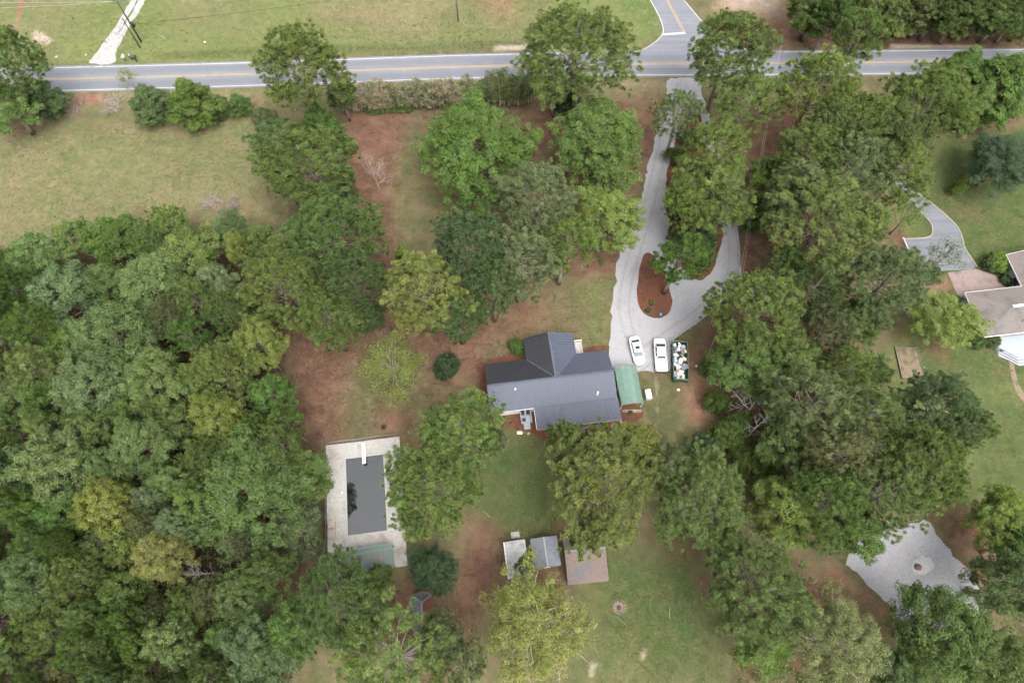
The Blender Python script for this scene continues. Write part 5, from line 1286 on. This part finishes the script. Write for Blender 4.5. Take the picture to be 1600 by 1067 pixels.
# ---- the woods on the left: marked trees first, then the rest fitted between them
WG = 'trees of the left woods'
MARK = [(175,795,48,'oak',15,'golden yellow','golden yellow tree in the middle of the left woods','golden yellow tree'),
 (258,872,46,'oak',15,'ochre yellow','ochre tree with orange tinge below the golden one in the woods','ochre tree'),
 (372,392,18,'mid',14,'golden yellow','small yellow crown at the top of the left woods','small yellow crown'),
 (110,462,52,'mid',15,'blue green','silvery blue green tree near the upper left of the woods','silvery tree'),
 (60,512,42,'pine',15,'bright green','bright pine near the left edge of the woods','bright woodland pine'),
 (345,660,42,'oak',15,'yellow green','pale yellow green tree in the centre right of the woods','pale centre tree'),
 (370,640,30,'bare',12,'brown','leafless brown tree among the woods beside the clearing',None),
 (325,890,26,'dead',12,'pale grey','dead white branches right of the ochre tree',None),
 (395,765,92,'big',16,'mid green','widest broadleaf crown in the woods, left of the pool','widest woodland crown'),
 (410,1025,58,'oak',15,'blue green','blue green tree at the lower right corner of the woods','lower blue green tree'),
 (460,985,46,'oak',14,'bright green','bright broadleaf tree left of the pine below the pool',None),
 (430,1062,24,'mid',10,'russet','russet tinted tree at the bottom edge of the woods',None),
 (190,535,56,'oak',16,'sage green','sage green tree in the upper half of the woods','upper sage tree'),
 (150,610,52,'oak',16,'blue green','blue green tree left of centre in the woods','central blue green tree'),
 (255,600,58,'oak',16,'sage green','sage green tree at the centre of the woods','central sage tree'),
 (100,730,62,'oak',17,'sage green','large sage tree at the left of the golden one','large sage tree'),
 (230,700,52,'oak',16,'sage green','sage tree above the golden one','sage tree above the gold'),
 (60,910,50,'oak',16,'blue green','blue green tree at the lower left of the woods','lower left blue green tree'),
 (15,740,44,'mid',16,'blue green','blue green tree at the far left edge of the woods','edge blue green tree'),
 (300,535,30,'small_pine',15,'bright green','small bright pine right of the upper sage tree','small bright pine'),
 (350,575,46,'pine',16,'olive green','olive pine above the pale centre tree','olive woodland pine'),
 (270,500,34,'pine',15,'brown green','brownish pine in the upper woods','brownish woodland pine'),
 (240,450,50,'oak',14,'sage green','sage tree with bare twigs in the upper woods','twiggy sage tree'),
 (300,400,50,'mid',12,'mid green','mid green tree at the top right of the woods','top right woodland tree'),
 (175,375,44,'mid',10,'bright green','bright tree at the upper rim of the woods','upper rim tree'),
 (55,405,46,'mid',10,'mid green','mid green tree at the upper left rim of the woods','upper left rim tree'),
 (130,900,40,'pine',15,'olive green','olive pine below the large sage tree','lower olive pine')]
BROWN = CLR.setdefault('brown', (.2,.15,.12))
for m_ in MARK: T(*m_[:7], group=WG)
import math as _m
wood = [(-70,420),(60,385),(130,350),(230,335),(330,345),(400,360),(430,420),(400,500),(450,570),(440,610),(460,650),(480,700),(480,800),(470,870),(390,930),(380,960),(430,1010),(400,1120),(-70,1120)]
def inpoly(x, y, p):
    c = False
    for i in range(len(p)):
        (ax, ay), (bx_, by) = p[i-1], p[i]
        if (ay > y) != (by > y) and x < (bx_-ax)*(y-ay)/(by-ay)+ax: c = not c
    return c
rf = random.Random(5); placed = [(t['px'], t['py'], t['r']) for t in TREES]; extra = []
for _ in range(9000):
    x, y = rf.uniform(-60, 500), rf.uniform(345, 1110)
    if not inpoly(x, y, wood): continue
    r = rf.choice((28, 32, 36, 40, 44))
    if all(_m.hypot(x-a, y-b) > .66*r + .66*rr for a, b, rr in placed): placed.append((x, y, r)); extra.append((x, y, r))
marks = [(m_[0], m_[1], m_[7]) for m_ in MARK if m_[7]]
cnt = {}; ORD = ['nearest', 'second', 'third', 'fourth', 'fifth', 'sixth', 'seventh', 'eighth', 'ninth', 'tenth']
info = []
for x, y, r in extra:
    ax, ay, nm = min(marks, key=lambda q: _m.hypot(q[0]-x, q[1]-y)); dx, dy = x-ax, y-ay
    side_ = ('right of' if dx > 0 else 'left of') if abs(dx) > abs(dy) else ('below' if dy > 0 else 'above')
    info.append((x, y, r, nm, side_, _m.hypot(dx, dy)))
info.sort(key=lambda q: q[5])
for x, y, r, nm, side_, d_ in info:
    k = cnt.get((nm, side_), 0); cnt[(nm, side_)] = k+1
    low = y > 860
    kind = rf.choice(['mid', 'mid', 'mid', 'oak', 'small_pine', 'pine'] if not low else ['mid', 'oak', 'pine', 'small_pine'])
    col = rf.choice(['olive green', 'mid green', 'brown green', 'bright green'] if 'pine' in kind else (['sage green']*2 + ['mid green']*4 + ['bright green']*2 + ['blue green', 'grey green', 'olive green', 'dark green']))
    H_ = rf.uniform(12, 16.5) if y > 430 else rf.uniform(8, 12)
    where = {'right of': 'to the right of', 'left of': 'to the left of', 'below': 'below', 'above': 'above'}[side_]
    T(x, y, r, kind, H_, col, '%s %s in woods, %s crown %s %s' % (col, KW[kind].replace(' tree', ''), ORD[k], where, nm), WG)
# young stems of the roadside thicket
for k in range(130):
    u = rf.random(); x = 545 + 285*u; yb = 178 - 12*u - rf.uniform(0, 16)
    hgt = rf.uniform(4.6, 6.6) + (1.0 if u > .65 else 0)
    c = rf.choice(['tan', 'tan', 'tan', 'tan', 'brown green'] if u < .65 else ['olive green', 'brown green', 'grey green'])
    T(x, yb, 9 + 5*rf.random(), 'sapling', hgt, c, 'thin upright sapling in the dense thicket along the road', 'saplings of the roadside thicket', ground=True)
for k in range(9):
    u = rf.random(); T(560+250*u, 175-12*u, rf.uniform(7,11), 'shrub', 1.1, rf.choice(['mid green','brown green']), 'small green shrub at the foot of the roadside thicket', 'shrubs under the roadside thicket', ground=True)
# small clumps planted in the beds
for k, (x, y, c, lb) in enumerate(((1018,474,'yellow olive','small yellowish plant on the mulch island'), (1013,486,'dark green','small dark plant on the mulch island'), (940,411,'lime green','small lime plant in the mulch beside the drive'),
    (760,632,'bright green','small green plant at the left wall of the house'), (766,640,'yellow olive','small plant at the lower left house corner'), (1004,622,'bright green','green weed clump right of the carport'), (985,646,'olive green','weeds around the bamboo poles'), (600,668,'dark green','small dark weed in the bare patch above the pool'))):
    T(x, y, 4.2, 'shrub', .6, c, lb, ground=True)

# more of the belt right of the drive
T(1300,205,46,'pine',18,'olive green','pine between the grove centre and its left foot')
T(1400,215,46,'pine',18,'grey green','pine between the grove centre and the neighbour lawn')
T(1240,560,40,'mid',13,'olive green','olive tree between the brownish pine and the dumpster trees')
T(1325,580,42,'open_pine',16,'olive green','olive pine above the pale pine with bare limbs')
T(1225,690,40,'mid',12,'mid green','green tree right of the dead grey trees')
T(1250,745,34,'mid',11,'grey green','grey green tree above the yellow green one by the gravel pad')
T(1340,830,36,'mid',12,'bright green','bright tree touching the upper left of the gravel pad')
T(1500,680,34,'open_pine',16,'olive green','olive pine at the right rim of the belt by the neighbour lawn')
T(1130,850,30,'mid',11,'bright green','bright tree right below the wide olive pine')
T(1240,945,30,'mid',10,'bright green','bright small tree between the dense pine and the ochre tree')
# shaded undergrowth, too thick to count
def undergrowth(name, px, n, hmax, colour, label, seed):
    g = np.random.default_rng(seed); xs = [p[0] for p in px]; ys = [p[1] for p in px]; C = []
    while len(C) < n:
        x, y = g.uniform(min(xs), max(xs)), g.uniform(min(ys), max(ys))
        if inpoly(x, y, px): q = P(x, y); C.append((q.x, q.y, g.uniform(.2, hmax)))
    C = np.array(C); r = g.uniform(.45, 1.1, n)
    V = leaves(g, C, 32, r, .15, .25, .6); V[:, 2] = np.maximum(V[:, 2], .03)
    o = link(name, faces_mesh(name, V, tints(g, n, 32), 4)); o.color = (*CLR[colour], 1); return tag(o, label, 'undergrowth', None, 'stuff')
undergrowth('undergrowth', [(-60,440),(60,410),(130,370),(230,355),(330,365),(400,390),(420,480),(400,560),(430,640),(450,720),(465,800),(450,860),(370,900),(380,1010),(380,1100),(-60,1100)], 1800, 3.5, 'mid green', 'shaded undergrowth filling the floor of the left woods', 301)
undergrowth('undergrowth', [(1120,600),(1160,520),(1240,560),(1330,560),(1400,640),(1440,720),(1400,790),(1330,820),(1260,820),(1180,770),(1140,700)], 420, 2.2, 'olive green', 'low undergrowth below the trees between back lawn and garden bed', 302)
undergrowth('undergrowth', [(1500,940),(1600,880),(1650,1100),(1150,1100),(1150,1020),(1250,960),(1400,1010)], 380, 2.0, 'mid green', 'low undergrowth along the bottom right edge', 303)

for k, (x, y) in enumerate(((1268,34),(1345,30),(1395,36),(1440,28),(1490,38),(1535,30),(1580,36),(1620,30))):
    T(x, y, 30, 'mid', 7, ('mid green','bright green','olive green','dark green')[k % 4], '%s low leafy tree from the left in front of the wood across the road' % ('first','second','third','fourth','fifth','sixth','seventh','eighth')[k], 'low trees across the road')
for k, (x, y) in enumerate(((1290,-25),(1345,-30),(1400,-28),(1455,-30),(1510,-25),(1560,-28),(1610,-25))):
    T(x, y, 46, 'pine', 16, 'mid green', '%s pine from the left in the back row across the road' % ('first','second','third','fourth','fifth','sixth','seventh','eighth')[k], 'back row pines across the road')

# loose tufts and litter that roughen the open ground
def scatter(name, px, n, per, r, size, colour, label, seed, low=.03, flat=.9):
    g = np.random.default_rng(seed); xs = [p[0] for p in px]; ys = [p[1] for p in px]; C = []
    hubs = [(g.uniform(min(xs), max(xs)), g.uniform(min(ys), max(ys)), g.uniform(12, 60)) for _ in range(max(4, n//90))]
    while len(C) < n:
        if g.random() < .7:
            h_ = hubs[g.integers(len(hubs))]; x, y = g.normal(h_[0], h_[2]), g.normal(h_[1], h_[2]*.6)
        else: x, y = g.uniform(min(xs), max(xs)), g.uniform(min(ys), max(ys))
        if inpoly(x, y, px): q = P(x, y); C.append((q.x, q.y, low))
    C = np.array(C); V = leaves(g, C, per, g.uniform(.5*r, 1.4*r, n), size, .1, flat, .5, .1); V[:, 2] = np.clip(V[:, 2], .006, None)
    o = link(name, faces_mesh(name, V, tints(g, n, per, (.5, .25), (.5, .2), .2), 4)); o.color = (*colour, 1); return tag(o, label, 'grass' if 'grass' in name else 'litter', None, 'stuff')
scatter('grass_tufts', [(0,200),(200,195),(420,185),(420,345),(330,335),(210,340),(120,350),(0,400)], 4200, 6, .22, .07, (.165,.155,.075), 'coarse grass tufts of the pasture on the left', 401)
scatter('grass_tufts', [(0,0),(1010,0),(1020,50),(980,75),(420,93),(190,95),(0,100)], 4200, 6, .22, .075, (.15,.165,.065), 'grass tufts of the meadow beyond the road', 402)
scatter('grass_tufts', [(745,680),(870,690),(870,830),(790,840),(740,800)], 1300, 7, .2, .05, (.125,.14,.055), 'grass tufts of the lawn behind the house', 403)
scatter('grass_tufts', [(950,860),(1090,860),(1150,960),(1160,1067),(920,1067),(940,930)], 2200, 7, .2, .05, (.125,.15,.055), 'grass tufts of the back lawn right of the sheds', 404)
scatter('grass_tufts', [(1440,210),(1600,190),(1600,400),(1520,410),(1500,350),(1440,300)], 1300, 7, .2, .05, (.125,.155,.055), 'grass tufts of the neighbour front lawn', 405)
scatter('leaf_litter', [(450,500),(600,500),(760,500),(950,430),(950,545),(815,550),(755,570),(750,640),(640,650),(500,690),(455,620)], 4200, 5, .35, .085, (.17,.105,.07), 'fallen leaves and pine straw in the yards around the house', 406)
scatter('leaf_litter', [(560,180),(800,180),(840,240),(640,330),(620,430),(560,330)], 1600, 5, .35, .085, (.19,.13,.085), 'fallen leaves in the front yard below the thicket', 407)
scatter('leaf_litter', [(570,960),(640,900),(790,840),(780,900),(720,1040),(600,1040)], 2200, 5, .35, .09, (.21,.125,.085), 'fallen leaves around the playhouse', 408)
scatter('leaf_litter', [(1160,470),(1200,330),(1170,160),(1235,160),(1330,330),(1330,600),(1200,760),(1110,650),(1080,540)], 2200, 5, .35, .09, (.16,.095,.065), 'pine straw and leaves below the right hand trees', 409)
scatter('leaf_litter', [(1355,825),(1455,822),(1530,905),(1530,960),(1410,970),(1340,892)], 500, 2, .3, .06, (.16,.12,.085), 'dead leaves blown over the gravel pad', 410, .03)
scatter('leaf_litter', [(1030,200),(1050,200),(1040,300),(1000,400),(1000,500),(1110,470),(1140,440),(1140,350),(1150,350),(1155,440),(1050,530),(1046,575),(960,575),(962,440),(1000,320)], 500, 2, .3, .055, (.17,.12,.08), 'dead leaves blown over the gravel drive', 411, .03)

# shrubs that fill the long island between the two arms of the drive
for k, (x, y, r, c, lb) in enumerate(((1078,215,17,'mid green','green shrub high on the straw island under the sparse pine'), (1062,290,18,'dark green','dark shrub on the straw island, left rim'), (1058,330,17,'mid green','green shrub on the straw island beside the left arm'),
    (1092,345,20,'olive green','olive shrub in the middle of the straw island'), (1108,372,17,'dark green','dark shrub on the straw island beside the right arm'), (1100,265,18,'olive green','olive shrub under the upper yellowish pine'), (1085,170,14,'brown green','brownish shrub at the road end of the straw island'))):
    T(x, y, r, 'bush', 3.2, c, lb)
T(1085,322,40,'open_pine',15,'olive green','short olive pine over the left rim of the straw island')
T(1132,318,36,'open_pine',16,'grey green','grey pine hanging over the right arm of the drive')
# compacted wheel tracks in the gravel
M['track'] = gravel_material('track', (0.405, 0.395, 0.405), (0.40, 0.33, 0.28))
for path in ([(1066,132),(1046,188),(1033,240),(1021,292),(1006,350),(984,420),(975,480),(985,528)], [(1010,548),(1050,520),(1092,490),(1133,452),(1147,410),(1143,352)]):
    w_ = [P(x, y) for x, y in smooth_px(path, 5, False)]
    for d in (-.8, .8): strip(off([(p.x, p.y) for p in w_], d), .5, .026).build('wheel_track', M['track'], drive)
